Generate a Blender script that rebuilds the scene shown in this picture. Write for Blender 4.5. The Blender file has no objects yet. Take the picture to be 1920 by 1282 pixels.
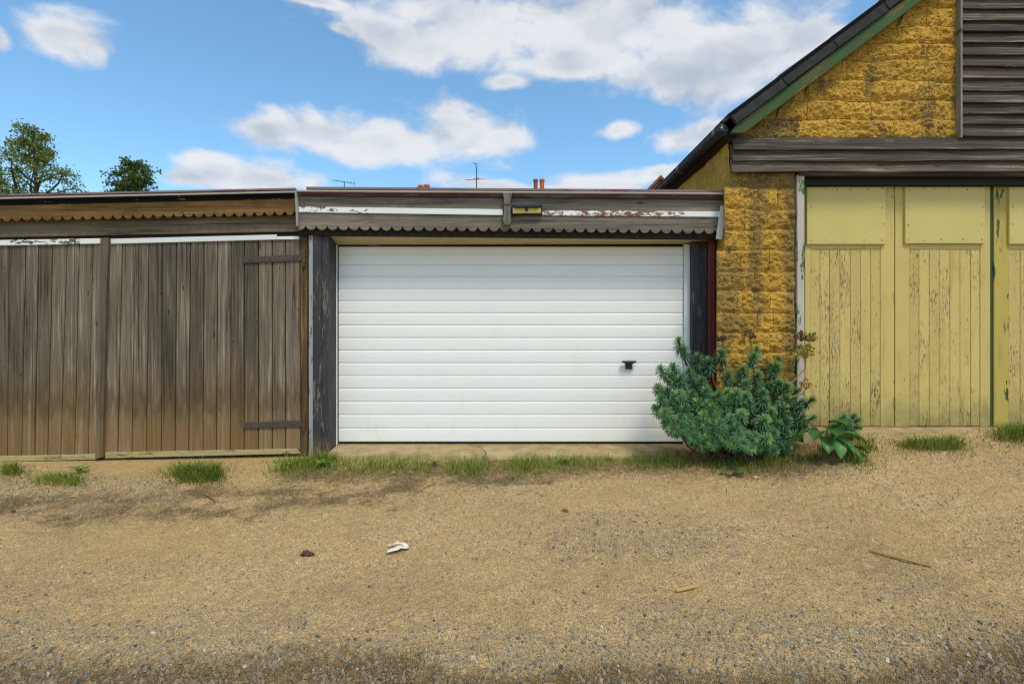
import bpy, math, random
import numpy as np
R = math.radians
random.seed(11); rng = np.random.default_rng(11)
S = bpy.context.scene
COL = S.collection

# ------------------------------------------------------------------ camera, sky, sun, exposure
F, CX, HZ, EYE = 960.0, 960.0, 625.0, 1.27          # focal length in photo pixels, horizon row, eye height
cam = bpy.data.cameras.new('camera'); cam_o = bpy.data.objects.new('camera', cam); COL.objects.link(cam_o)
cam.sensor_width = 36; cam.lens = 36 * F / 1920; cam.shift_y = -(641 - HZ) / 1920
cam.clip_start = 0.05; cam.clip_end = 3000
cam_o.location = (0, 0, EYE); cam_o.rotation_euler = (R(90), 0, 0)
S.camera = cam_o

SUN_EL, SUN_AZ = R(60), R(152)                        # from over the photographer's shoulder, veiled by cloud
SKY_STRENGTH, SUN_STRENGTH = 0.12, 1.5
S.view_settings.view_transform = 'Standard'; S.view_settings.look = 'None'
S.view_settings.exposure = 0.80; S.view_settings.gamma = 1; S.view_settings.use_curve_mapping = False
S.cycles.max_bounces = 6; S.cycles.use_denoising = True; S.cycles.denoiser = 'OPENIMAGEDENOISE'; S.cycles.denoising_prefilter = 'NONE'; S.cycles.denoising_input_passes = 'RGB_ALBEDO_NORMAL'; S.cycles.filter_width = 1.15

sun = bpy.data.lights.new('sun', 'SUN'); sun.energy = SUN_STRENGTH; sun.angle = R(14); sun.color = (1, .91, .74)
sun_o = bpy.data.objects.new('sun', sun); COL.objects.link(sun_o)
from mathutils import Vector
sd = Vector((math.sin(SUN_AZ) * math.cos(SUN_EL), math.cos(SUN_AZ) * math.cos(SUN_EL), math.sin(SUN_EL)))
sun_o.rotation_euler = sd.to_track_quat('Z', 'Y').to_euler(); sun_o.location = (3, -6, 12)


class NB:
    """small node builder"""
    def __init__(s, tree): s.t = tree; s.N = tree.nodes; s.L = tree.links
    def n(s, typ, **kw):
        x = s.N.new(typ)
        for k, v in kw.items(): setattr(x, k, v)
        return x
    def put(s, sock, v):
        if v is None: return
        if hasattr(v, 'is_output') or isinstance(v, bpy.types.NodeSocket): s.L.new(v, sock)
        elif isinstance(v, (tuple, list)):
            v = tuple(v)
            if sock.type == 'RGBA' and len(v) == 3: v = v + (1,)
            sock.default_value = v
        else:
            sock.default_value = v
    def m(s, op, a, b=None, c=None, clamp=False):
        x = s.n('ShaderNodeMath', operation=op, use_clamp=clamp)
        s.put(x.inputs[0], a); s.put(x.inputs[1], b)
        if c is not None: s.put(x.inputs[2], c)
        return x.outputs[0]
    def vm(s, op, a, b=None):
        x = s.n('ShaderNodeVectorMath', operation=op); s.put(x.inputs[0], a)
        if b is not None:
            s.put(x.inputs[3] if op == 'SCALE' else x.inputs[1], b)
        return x.outputs[0]
    def mix(s, f, a, b, blend='MIX'):
        x = s.n('ShaderNodeMix', data_type='RGBA', blend_type=blend)
        s.put(x.inputs[0], f); s.put(x.inputs[6], a); s.put(x.inputs[7], b)
        return x.outputs[2]
    def noise(s, v, scale, detail=4, rough=.55, dist=0.0, col=False):
        x = s.n('ShaderNodeTexNoise'); s.put(x.inputs['Vector'], v)
        x.inputs['Scale'].default_value = scale; x.inputs['Detail'].default_value = detail
        x.inputs['Roughness'].default_value = rough; x.inputs['Distortion'].default_value = dist
        return x.outputs['Color'] if col else x.outputs['Fac']
    def vor(s, v, scale, feat='F1', rand=1.0):
        x = s.n('ShaderNodeTexVoronoi', feature=feat); s.put(x.inputs['Vector'], v)
        x.inputs['Scale'].default_value = scale; x.inputs['Randomness'].default_value = rand
        return x
    def ss(s, v, a, b):
        """smoothstep from a to b (b may be smaller than a)"""
        x = s.n('ShaderNodeMapRange', interpolation_type='SMOOTHSTEP')
        s.put(x.inputs[0], v)
        if a <= b:
            x.inputs[1].default_value = a; x.inputs[2].default_value = b; x.inputs[3].default_value = 0; x.inputs[4].default_value = 1
        else:
            x.inputs[1].default_value = b; x.inputs[2].default_value = a; x.inputs[3].default_value = 1; x.inputs[4].default_value = 0
        return x.outputs[0]
    def lerp(s, v, a0, a1, b0, b1):
        x = s.n('ShaderNodeMapRange'); s.put(x.inputs[0], v)
        for i, k in enumerate((a0, a1, b0, b1)): x.inputs[i + 1].default_value = k
        return x.outputs[0]
    def ramp(s, f, stops):
        x = s.n('ShaderNodeValToRGB'); s.put(x.inputs[0], f); e = x.color_ramp.elements
        while len(e) < len(stops): e.new(.5)
        for el, (p, c) in zip(e, stops): el.position = p; el.color = tuple(c) + (1,)
        return x.outputs[0]
    def sep(s, v):
        x = s.n('ShaderNodeSeparateXYZ'); s.put(x.inputs[0], v); return x.outputs


def lin(r, g, b):
    f = lambda c: c / 12.92 if c <= .04045 else ((c + .055) / 1.055) ** 2.4
    return tuple(f(v / 255) for v in (r, g, b))


# world: physical sky with broken cumulus laid over it by direction
W = bpy.data.worlds.new('World'); S.world = W; W.use_nodes = True
W.node_tree.nodes.clear(); b = NB(W.node_tree)
sky = b.n('ShaderNodeTexSky', sky_type='NISHITA'); sky.sun_disc = False
sky.sun_elevation = SUN_EL; sky.sun_rotation = SUN_AZ; sky.air_density = 1.0; sky.dust_density = 0.6; sky.ozone_density = 1.0
tc = b.n('ShaderNodeTexCoord'); d = tc.outputs['Generated']; dx, dy, dz = b.sep(d)
az = b.m('ARCTAN2', dx, dy); el = b.m('ARCSINE', dz)
puffs = [  # photo pixel centre, radii
    (150, 72, 100, 66), (190, 92, 72, 44), (115, 62, 60, 44), (3, 68, 36, 26),
    (505, 250, 110, 34), (620, 256, 150, 44), (740, 262, 160, 56), (870, 252, 150, 66), (845, 224, 74, 48), (950, 262, 72, 58),
    (400, 310, 84, 36), (480, 325, 120, 34), (350, 318, 74, 20), (520, 335, 90, 22),
    (715, 62, 95, 44), (650, 60, 40, 20), (785, 85, 120, 54), (930, 55, 260, 90), (1150, 45, 300, 105), (1390, 95, 210, 115),
    (1250, 145, 210, 56), (1060, 125, 170, 48), (945, 165, 50, 20), (1520, 70, 120, 62), (590, 3, 70, 18),
    (1280, 258, 78, 34), (1330, 240, 60, 26), (1155, 247, 44, 18), (1110, 345, 110, 34), (1250, 320, 80, 20), (940, 350, 110, 20)]
nz = b.vm('MULTIPLY', d, (1, 1, 1.7))
f1 = b.noise(nz, 6.0, 10, .56, .25); f2 = b.noise(b.vm('ADD', nz, (0.015, 0, 0.05)), 6.0, 5, .5, .25); f3 = b.noise(nz, 6.0, 5, .5, .25)
base = None; low = None
wob = b.noise(nz, 3.2, 3, .5, col=True); wx, wy, wz = b.sep(wob)
azw = b.m('ADD', az, b.m('MULTIPLY', b.m('SUBTRACT', wx, .5), .10)); elw = b.m('ADD', el, b.m('MULTIPLY', b.m('SUBTRACT', wz, .5), .06))
for (px, py, rx, ry) in puffs:
    X, Z = (px - CX) / F, (HZ - py) / F
    a0 = math.atan2(X, 1); e0 = math.asin(Z / math.sqrt(1 + X * X + Z * Z))
    ra = 1.03 * rx / F / (1 + X * X); re = 1.03 * ry / F / math.sqrt(1 + X * X) * (1 / (1 + Z * Z / (1 + X * X)))
    u = b.m('MULTIPLY', b.m('SUBTRACT', azw, a0), 1 / ra); v = b.m('MULTIPLY', b.m('SUBTRACT', elw, e0), 1 / re)
    q = b.m('SUBTRACT', 1.0, b.m('SQRT', b.m('ADD', b.m('MULTIPLY', u, u), b.m('MULTIPLY', v, v))))
    base = q if base is None else b.m('SMOOTH_MAX', base, q, .25)
# the rest of the sky carries the same kind of cloud
g = b.noise(nz, 2.6, 3, .5); gen = b.m('MULTIPLY', b.m('SUBTRACT', g, .50), 6.0)
away = b.m('MAXIMUM', b.ss(b.m('ABSOLUTE', az), .86, 1.1), b.ss(el, .62, .8))
base = b.m('MAXIMUM', base, b.m('SUBTRACT', b.m('MULTIPLY', gen, away), b.m('MULTIPLY', b.m('SUBTRACT', 1.0, away), 3.0)))
base = b.m('MINIMUM', base, .75)
dens = b.m('ADD', base, b.m('MULTIPLY', b.m('SUBTRACT', f1, .5), 2.9))
mask = b.ss(dens, -.11, .54)
thick = b.ss(dens, .45, 1.3)
lit = b.m('ADD', b.m('MULTIPLY', b.m('SUBTRACT', f3, f2), 1.5), b.m('MULTIPLY', b.m('SUBTRACT', f1, f3), 1.8))
shade = b.m('ADD', b.m('SUBTRACT', .84, b.m('MULTIPLY', thick, .34)), lit)
ccol = b.mix(b.ss(shade, .42, 1.0), (.52, .58, .67), (.95, .955, .97))
hs = b.n('ShaderNodeHueSaturation'); hs.inputs['Saturation'].default_value = 1.0; hs.inputs['Value'].default_value = 1.0
b.L.new(b.mix(1.0, sky.outputs[0], (.76, 1.02, 1.06), 'MULTIPLY'), hs.inputs['Color'])
cc = b.vm('SCALE', ccol, 0.52 / SKY_STRENGTH)
fin = b.mix(b.m('MULTIPLY', mask, .90), hs.outputs[0], cc)
bg = b.n('ShaderNodeBackground'); bg.inputs[1].default_value = SKY_STRENGTH; b.L.new(fin, bg.inputs[0])
wo = b.n('ShaderNodeOutputWorld'); b.L.new(bg.outputs[0], wo.inputs[0])

# ------------------------------------------------------------------ geometry helpers
def hsh(ix, iy, iz, s):
    n = (ix * 73856093) ^ (iy * 19349663) ^ (iz * 83492791) ^ (s * 2654435761 & 0x7fffffff)
    n = (n ^ (n >> 13)) * 1274126177 & 0x7fffffff
    n = (n ^ (n >> 16)) * 1103515245 & 0x7fffffff
    return (n & 0xffff) / 65535.0
def vnoise(x, y, z=0.0, s=0):
    x, y = np.asarray(x, float), np.asarray(y, float); z = np.zeros_like(x) + z
    ix, iy, iz = np.floor(x).astype(np.int64), np.floor(y).astype(np.int64), np.floor(z).astype(np.int64)
    fx, fy, fz = x - ix, y - iy, z - iz
    fx, fy, fz = [t * t * (3 - 2 * t) for t in (fx, fy, fz)]
    r = 0
    for a in (0, 1):
        for c in (0, 1):
            for e in (0, 1):
                r = r + hsh(ix + a, iy + c, iz + e, s) * (fx if a else 1 - fx) * (fy if c else 1 - fy) * (fz if e else 1 - fz)
    return r - .5
def fbm(x, y, z=0.0, s=0, o=4, g=.5):
    r, a = 0, 1.0
    for i in range(o):
        r = r + a * vnoise(x * 2 ** i, y * 2 ** i, np.asarray(z, float) * 2 ** i, s + i * 7); a *= g
    return r
def sstep(t): t = np.clip(t, 0, 1); return t * t * (3 - 2 * t)

def np_mesh(name, V, FA, smooth=False, col=None, mi=None):
    V = np.asarray(V, np.float32); FA = np.asarray(FA, np.int32); k = FA.shape[1]
    me = bpy.data.meshes.new(name)
    me.vertices.add(len(V)); me.vertices.foreach_set('co', V.ravel())
    me.loops.add(FA.size); me.loops.foreach_set('vertex_index', FA.ravel())
    me.polygons.add(len(FA)); me.polygons.foreach_set('loop_start', np.arange(len(FA), dtype=np.int32) * k)
    me.polygons.foreach_set('use_smooth', np.full(len(FA), smooth))
    if mi is not None: me.polygons.foreach_set('material_index', np.asarray(mi, np.int32))
    me.update(calc_edges=True)
    if col is not None:
        c = np.ones((len(V), 4), np.float32); c[:, :3] = col
        at = me.color_attributes.new('Col', 'FLOAT_COLOR', 'POINT'); at.data.foreach_set('color', c.ravel())
    return me

class Geo:
    """collects faces, then becomes ONE mesh object"""
    def __init__(s): s.v = []; s.f = []; s.m = []
    def add(s, v, f, mi=0):
        o = len(s.v); s.v += [tuple(p) for p in v]; s.f += [tuple(i + o for i in q) for q in f]; s.m += [mi] * len(f)
    def slab(s, pts, y0, y1, ch=.003, mi=0):
        """convex outline in X,Z (any winding) -> plate from y0 (front) back to y1 with a small chamfer"""
        P = [Vector(p) for p in pts]; n = len(P)
        area = sum(P[i].x * P[(i + 1) % n].y - P[(i + 1) % n].x * P[i].y for i in range(n))
        if area < 0: P.reverse()
        ins = []
        for i in range(n):
            e1 = (P[i] - P[i - 1]).normalized(); e2 = (P[(i + 1) % n] - P[i]).normalized()
            n1, n2 = Vector((-e1.y, e1.x)), Vector((-e2.y, e2.x))
            ins.append(P[i] + (n1 + n2) * (ch / max(.4, 1 + n1.dot(n2))))
        v = [(p.x, y0, p.y) for p in ins] + [(p.x, y0 + ch, p.y) for p in P] + [(p.x, y1, p.y) for p in P]
        f = [tuple(range(n)), tuple(range(3 * n - 1, 2 * n - 1, -1))]
        for i in range(n):
            j = (i + 1) % n
            f += [(i, n + i, n + j, j), (n + i, 2 * n + i, 2 * n + j, n + j)]
        s.add(v, f, mi); return s
    def box(s, x0, x1, y0, y1, z0, z1, mi=0, ch=.003): return s.slab([(x0, z0), (x1, z0), (x1, z1), (x0, z1)], y0, y1, ch, mi)
    def strip(s, xs, zt, zb, y0, y1, mi=0):
        n = len(xs); v = []
        for y in (y0, y1):
            v += [(x, y, a) for x, a in zip(xs, zt)] + [(x, y, c) for x, c in zip(xs, zb)]
        f = []
        for i in range(n - 1):
            f.append((n + i, n + i + 1, i + 1, i)); o = 2 * n
            f.append((o + i, o + i + 1, o + n + i + 1, o + n + i))
            f.append((i, i + 1, o + i + 1, o + i)); f.append((n + i + 1, n + i, o + n + i, o + n + i + 1))
        f += [(0, 2 * n, 3 * n, n), (n - 1, 2 * n - 1, 4 * n - 1, 3 * n - 1)]
        s.add(v, f, mi); return s
    def tube(s, pts, rad, k=8, mi=0, caps=True):
        P = [Vector(p) for p in pts]; v = []; f = []
        rad = rad if isinstance(rad, (list, tuple)) else [rad] * len(P)
        for i, p in enumerate(P):
            t = (P[min(i + 1, len(P) - 1)] - P[max(i - 1, 0)]).normalized()
            a = t.orthogonal().normalized() if i == 0 else (a - t * a.dot(t)).normalized()
            c = t.cross(a)
            v += [tuple(p + (a * math.cos(q) + c * math.sin(q)) * rad[i]) for q in [2 * math.pi * j / k for j in range(k)]]
        for i in range(len(P) - 1):
            for j in range(k):
                f.append((i * k + j, i * k + (j + 1) % k, (i + 1) * k + (j + 1) % k, (i + 1) * k + j))
        if caps: f += [tuple(range(k - 1, -1, -1)), tuple(range((len(P) - 1) * k, len(P) * k))]
        s.add(v, f, mi); return s

def wloc(o):
    v = Vector((0, 0, 0))
    while o is not None: v = v + o.location; o = o.parent
    return v
def link(name, me, mats, parent=None, loc=(0, 0, 0)):
    o = bpy.data.objects.new(name, me); COL.objects.link(o)
    for m in (mats if isinstance(mats, (list, tuple)) else [mats]):
        if m is not None and me is not None and m.name not in me.materials: me.materials.append(m)
    loc = Vector(loc)
    if parent is not None: o.parent = parent; loc = loc - wloc(parent)
    o.location = loc
    return o
def build(name, g, mats, parent=None, smooth=False):
    """mesh whose origin sits at the middle of its foot"""
    V = np.array(g.v); lo, hi = V.min(0), V.max(0); c = np.array([(lo[0] + hi[0]) / 2, (lo[1] + hi[1]) / 2, lo[2]])
    me = bpy.data.meshes.new(name); me.from_pydata((V - c).tolist(), [], g.f)
    me.polygons.foreach_set('material_index', g.m)
    if smooth: me.polygons.foreach_set('use_smooth', [True] * len(me.polygons))
    me.update()
    return link(name, me, mats, parent, c)
def tag(o, label=None, cat=None, group=None, kind=None):
    for k, v in (('label', label), ('category', cat), ('group', group), ('kind', kind)):
        if v: o[k] = v
    return o
def thing(name, label, cat, loc, group=None):
    o = bpy.data.objects.new(name, None); COL.objects.link(o); o.location = loc; o.empty_display_size = .2
    return tag(o, label, cat, group)
def wx(px, Y): return (px - CX) / F * Y
def wz(py, Y): return EYE + (HZ - py) / F * Y
def at(px, py, Y): return (wx(px, Y), wz(py, Y))
def quad(x0, x1, y0, y1, Y): return [at(x0, y0, Y), at(x1, y0, Y), at(x1, y1, Y), at(x0, y1, Y)]

# ------------------------------------------------------------------ ground shape
GX = [-30, -8, -5.3, -3.5, -2.0, 1.3, 1.9, 2.5, 3.1, 4, 6, 9, 30]
GZ = [-.15, -.10, -.075, -.05, -.02, .0, .04, .13, .245, .29, .33, .38, .45]
def zwall(x):
    return (np.interp(x, GX, GZ) + np.interp(np.asarray(x) - .25, GX, GZ) + np.interp(np.asarray(x) + .25, GX, GZ)) / 3
def ground(x, y):
    x, y = np.asarray(x, float), np.asarray(y, float)
    t = sstep((5.25 - y) / 2.3)
    road = -.15 + .034 * np.clip(x, -9, 9) - .012 * np.clip(2.6 - y, 0, 4)
    return zwall(x) * (1 - t) + road * t
def gpt(px, py):
    """ground point seen at a photo pixel"""
    k = (py - HZ) / F; y = 4.0
    for _ in range(60):
        y = .5 * y + .5 * (EYE - float(ground((px - CX) / F * y, y))) / k
    x = (px - CX) / F * y
    return x, y, float(ground(x, y))

# ------------------------------------------------------------------ materials
def mat(name):
    m = bpy.data.materials.new(name); m.use_nodes = True; m.node_tree.nodes.clear(); b = NB(m.node_tree)
    p = b.n('ShaderNodeBsdfPrincipled'); o = b.n('ShaderNodeOutputMaterial'); b.L.new(p.outputs[0], o.inputs[0])
    p.inputs['Specular IOR Level'].default_value = .3
    return m, b, p
def bump(b, p, h, dist, strength=1.0):
    x = b.n('ShaderNodeBump'); x.inputs['Distance'].default_value = dist; x.inputs['Strength'].default_value = strength
    b.put(x.inputs['Height'], h); b.L.new(x.outputs[0], p.inputs['Normal'])
def ocoords(b):
    tc = b.n('ShaderNodeTexCoord'); oi = b.n('ShaderNodeObjectInfo')
    off = b.vm('SCALE', b.n('ShaderNodeCombineXYZ').outputs[0], 1.0)
    cx = b.n('ShaderNodeCombineXYZ'); r = b.m('MULTIPLY', oi.outputs['Random'], 61.0)
    for i in range(3): b.L.new(r, cx.inputs[i])
    return b.vm('ADD', tc.outputs['Object'], cx.outputs[0]), oi.outputs['Random'], tc.outputs['Object']
def wpos(b): return b.sep(b.n('ShaderNodeNewGeometry').outputs['Position'])
def grain(b, v, axis, along=1.0, across=34.0):
    sc = (along, across, across) if axis == 'X' else (across, across, along)
    return b.vm('MULTIPLY', v, sc)
def wood_color(b, v, rnd, axis, dark, mid, light, warm=None, knots=True, across=34.0, var=.35):
    gv = grain(b, v, axis, 1.1, across)
    g1 = b.noise(gv, 1.0, 6, .65, .25); g2 = b.noise(grain(b, v, axis, 4, across * 4.5), 1.0, 3, .6)
    g3 = b.noise(grain(b, v, axis, 1.2, 5), 1.0, 3, .5)
    t = b.m('ADD', b.m('MULTIPLY', g1, .55), b.m('ADD', b.m('MULTIPLY', g2, .28), b.m('MULTIPLY', g3, .27)))
    c = b.ramp(t, [(.42, dark), (.525, mid), (.57, mid), (.68, light)])
    cracks = b.ss(b.noise(grain(b, v, axis, .55, across * 1.6), 1.0, 2, .5), .36, .27)
    c = b.mix(b.m('MULTIPLY', cracks, .8), c, tuple(k * .32 for k in dark))
    h = b.m('SUBTRACT', b.m('ADD', g1, b.m('MULTIPLY', g2, .4)), cracks)
    if knots:
        kx, ky, kz = b.sep(v); cv = b.n('ShaderNodeCombineXYZ'); al, ac = (kx, kz) if axis == 'X' else (kz, kx)
        b.L.new(b.m('MULTIPLY', ac, 7.0), cv.inputs[0]); b.L.new(b.m('MULTIPLY', al, 2.1), cv.inputs[1])
        vo = b.vor(cv.outputs[0], 1.0); vo.voronoi_dimensions = '2D'
        pick = b.ss(b.sep(vo.outputs['Color'])[0], .60, .64) if axis == 'Z' else b.ss(b.sep(vo.outputs['Color'])[0], .76, .8)
        vr = b.sep(vo.outputs['Color']); dd = b.m('ADD', b.m('MULTIPLY', vo.outputs['Distance'], b.lerp(vr[1], 0, 1, .9, 2.6)), b.m('MULTIPLY', b.m('SUBTRACT', g1, .5), .10))
        ring = b.m('MULTIPLY', b.m('MULTIPLY', b.ss(dd, .24, .06), pick), b.ss(vr[2], .3, .8)); core = b.m('MULTIPLY', b.ss(dd, .095, .05), pick)
        c = b.mix(b.m('MULTIPLY', ring, .45), c, light if warm is None else warm)
        c = b.mix(b.m('MULTIPLY', core, .75), c, tuple(k * .5 for k in dark))
    f = b.lerp(rnd, 0, 1, 1 - var, 1 + var * .6)
    return b.vm('SCALE', c, f), h
def wood(name, axis, dark, mid, light, warm=None, rough=.86, splash=None, across=34.0, var=.22, knots=True, grime=None):
    m, b, p = mat(name); v, rnd, o = ocoords(b)
    c, h = wood_color(b, v, rnd, axis, lin(*dark), lin(*mid), lin(*light), lin(*warm) if warm else None, knots, across, var)
    if splash:                                     # mud splashed up from the lane
        col, z0, z1 = splash; x, y, z = wpos(b)
        q = b.m('ADD', z, b.m('MULTIPLY', b.m('SUBTRACT', b.noise(b.n('ShaderNodeNewGeometry').outputs['Position'], 1.6, 5, .6), .5), 1.1))
        k = b.ss(q, z1, z0)
        c = b.mix(b.m('MULTIPLY', k, .80), c, b.mix(.45, lin(*col), b.vm('SCALE', c, .95)))
        q2 = b.m('ADD', z, b.m('MULTIPLY', b.m('SUBTRACT', b.noise(grain(b, v, axis, 3, 16), 1.0, 4, .6), .5), .9))
        c = b.mix(b.m('MULTIPLY', b.m('MULTIPLY', b.ss(q2, .85, .55), b.ss(q2, .30, .55)), .45), c, lin(62, 52, 30))
    if grime:
        c = b.mix(b.m('MULTIPLY', b.ss(b.noise(grain(b, v, axis, 3.0, 9), 1.0, 6, .7), .48, .72), .8), c, lin(*grime))
    b.L.new(c, p.inputs['Base Color']); p.inputs['Roughness'].default_value = rough
    bump(b, p, h, .004, .8); return m
def paint(name, col, under, amount=.4, axis='Z', scale=7.0, rough=.55, under2=None, var=.06, xr=None, dirt=None, dirt_z=None, stretch=7.0, big=1.5):
    """old paint: worn through to what is under it in flakes drawn out along the grain"""
    m, b, p = mat(name); v, rnd, o = ocoords(b)
    if axis == 'S':
        x = b.n('ShaderNodeVectorRotate', rotation_type='Y_AXIS'); x.inputs['Angle'].default_value = R(36.8); b.L.new(v, x.inputs[0]); v = x.outputs[0]; axis = 'X'
    uc, h = wood_color(b, v, rnd, axis, tuple(k * .6 for k in lin(*under)), lin(*under), tuple(min(1, k * 1.35) for k in lin(*under)), None, False)
    if under2: uc = b.mix(b.ss(b.noise(v, 5, 3, .5), .48, .54), uc, lin(*under2))
    fl = b.noise(grain(b, v, axis, scale, scale * stretch), 1.0, 7, .68, .3); bigv = b.noise(grain(b, v, axis, 1.0, 2.2), big, 3, .5)
    q = b.m('ADD', fl, b.m('MULTIPLY', b.m('SUBTRACT', bigv, .5), .42))
    if xr:
        ox, oy, oz = b.sep(o)
        q = b.m('ADD', q, b.m('MULTIPLY', b.m('MULTIPLY', b.ss(ox, xr[0], xr[0] + .08), b.ss(ox, xr[1], xr[1] - .15)), xr[2]))
    thr = .78 - amount * .42
    k = b.ss(q, thr, thr + .03)
    pc = b.mix(b.noise(v, 3.0, 4, .6), tuple(t * .90 for t in lin(*col)), tuple(min(1, t * 1.10) for t in lin(*col)))
    pc = b.vm('SCALE', pc, b.lerp(rnd, 0, 1, 1 - var, 1 + var))
    c = b.mix(k, pc, uc)
    if dirt:
        dn = b.noise(grain(b, v, axis, 2.0, 9), 1.0, 6, .7)
        dk = b.m('MULTIPLY', b.ss(dn, .50, .72), .6)
        c = b.mix(dk, c, lin(*dirt))
    if dirt_z:
        dc, z0, z1 = dirt_z; x, y, z = wpos(b)
        qz = b.m('ADD', z, b.m('MULTIPLY', b.m('SUBTRACT', b.noise(b.n('ShaderNodeNewGeometry').outputs['Position'], 6, 6, .7), .5), .8))
        c = b.mix(b.m('MULTIPLY', b.ss(qz, z1, z0), .65), c, lin(*dc))
    b.L.new(c, p.inputs['Base Color']); b.L.new(b.lerp(k, 0, 1, rough, .9), p.inputs['Roughness'])
    bump(b, p, b.m('SUBTRACT', b.m('MULTIPLY', h, .35), k), .002, .8); return m
def plain(name, col, rough=.6, var=.12, scale=8.0, metal=0.0, bm=0.0, spec=.3, bscale=60):
    m, b, p = mat(name); v, rnd, o = ocoords(b)
    n = b.noise(v, scale, 5, .6)
    c = b.mix(n, tuple(k * (1 - var * 2) for k in lin(*col)), tuple(min(1, k * (1 + var * 2)) for k in lin(*col)))
    b.L.new(c, p.inputs['Base Color']); p.inputs['Roughness'].default_value = rough; p.inputs['Metallic'].default_value = metal
    p.inputs['Specular IOR Level'].default_value = spec
    if bm: bump(b, p, b.noise(v, bscale, 5, .7), bm, 1.0)
    return m
def leafmat(name, rough=.55, trans=.25, spec=.3):
    m, b, p = mat(name); a = b.n('ShaderNodeAttribute', attribute_name='Col')
    oi = b.n('ShaderNodeObjectInfo')
    c = b.vm('SCALE', a.outputs['Color'], b.lerp(oi.outputs['Random'], 0, 1, .82, 1.16))
    b.L.new(c, p.inputs['Base Color']); p.inputs['Roughness'].default_value = rough; p.inputs['Specular IOR Level'].default_value = spec
    if trans:
        t = b.n('ShaderNodeBsdfTranslucent'); b.L.new(c, t.inputs[0]); mx = b.n('ShaderNodeMixShader'); mx.inputs[0].default_value = trans
        b.L.new(p.outputs[0], mx.inputs[1]); b.L.new(t.outputs[0], mx.inputs[2])
        b.L.new(mx.outputs[0], [n for n in b.N if n.type == 'OUTPUT_MATERIAL'][0].inputs[0])
    return m

M_gate = wood('weathered gate timber', 'Z', (50, 42, 34), (109, 98, 82), (160, 147, 127), (156, 114, 56), splash=((156, 116, 52), .14, 1.08), across=44, var=.38)
M_post = wood('weathered post timber', 'Z', (42, 33, 23), (84, 66, 42), (128, 102, 64), (150, 104, 48))
M_lean = wood('weathered cover strip', 'Z', (56, 49, 41), (98, 88, 74), (134, 122, 104), (140, 110, 70), splash=((146, 118, 66), .05, .8))
M_gold = wood('brown stained board', 'X', (58, 40, 20), (112, 84, 44), (150, 118, 66), (186, 130, 60), grime=(84, 60, 30), across=30)
M_under = wood('shaded grey board', 'X', (74, 62, 46), (116, 102, 80), (146, 130, 104), (140, 110, 66), across=34)
M_fascia = wood('silvered fascia board', 'X', (72, 65, 55), (122, 112, 98), (160, 149, 132), (140, 116, 88), across=34, grime=(88, 82, 68))
M_board = wood('dark weatherboard timber', 'X', (40, 35, 30), (84, 74, 63), (158, 147, 133), (160, 150, 134), across=54, var=.48)
M_bracket = wood('grey bracket timber', 'Z', (78, 74, 66), (132, 126, 112), (164, 158, 144), (130, 112, 84))
M_dark = plain('dark timber', (40, 32, 24), .9, .3, 12, bm=.003)  # near-black brown for walls, gate ledges and recessed head beams
M_black = paint('worn black timber paint', (54, 54, 57), (104, 98, 86), .50, 'Z', 5.0, .6, dirt=(92, 88, 80), dirt_z=((128, 112, 80), -.15, .28))
M_red = paint('maroon paint', (108, 52, 56), (120, 100, 96), .20, 'Z', 5.0, .55)
M_redx = paint('maroon fascia paint', (98, 56, 56), (128, 122, 116), .62, 'X', 3.0, .7, dirt=(60, 50, 46))
M_felt = paint('faded roofing felt', (128, 112, 112), (120, 70, 74), .5, 'X', 3.0, .9, dirt=(90, 84, 82))
M_drip = plain('grey metal drip edge', (178, 168, 156), .5, .12, 9)
M_bluep = paint('chalky blue paint', (150, 152, 148), (140, 92, 94), .52, 'Z', 4.0, .7, dirt_z=((146, 124, 84), -.3, .35))
M_white = paint('old white gloss paint', (226, 226, 222), (120, 104, 92), .10, 'X', 12, .45, stretch=2.0)
M_wpeel = paint('peeling white paint', (228, 228, 226), (128, 74, 68), .02, 'X', 16, .5, under2=(120, 108, 100), stretch=2.6, xr=(-1.0, .62, .29))
M_wpeel2 = paint('flaking white paint', (228, 228, 226), (104, 80, 66), .02, 'X', 14, .5, stretch=2.2, xr=(-1.1, .0, .20))
M_wpeel3 = paint('chipped white paint', (226, 226, 218), (70, 64, 58), .02, 'X', 14, .5, stretch=2.2, xr=(.45, 1.35, .24))
M_rail = paint('muddy cream rail paint', (176, 160, 112), (132, 110, 70), .50, 'X', 6, .8, dirt=(120, 100, 60))
M_cream = paint('cream soffit paint', (206, 194, 152), (130, 96, 52), .06, 'X', 4, .6, dirt=(168, 146, 96))
M_wframe = paint('white frame paint', (222, 224, 224), (96, 96, 98), .12, 'Z', 8, .5)
M_yellow = paint('old yellow door paint', (200, 176, 106), (138, 106, 62), .44, 'Z', 17.0, .6, under2=(134, 130, 132), dirt=(170, 138, 76), var=.08, stretch=6.0, dirt_z=((104, 102, 66), .16, .80))
M_yframe = paint('yellow frame paint', (200, 178, 108), (130, 102, 62), .28, 'Z', 8.0, .6, dirt=(178, 146, 74), dirt_z=((104, 102, 66), .12, .74))
M_ystile = paint('yellow and green stile paint', (190, 168, 84), (60, 104, 76), .46, 'Z', 3.0, .6, dirt=(150, 140, 78), stretch=3.0)
M_panel = plain('yellow panel paint', (204, 185, 112), .5, .05, 3.0)
M_green = paint('green bargeboard paint', (60, 86, 42), (122, 114, 72), .60, 'S', 2.4, .7, dirt=(58, 72, 40))
M_gpost = paint('green and white peeling post', (188, 178, 164), (74, 106, 62), .56, 'Z', 4.0, .7, under2=(92, 112, 74), stretch=4.0)
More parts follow.
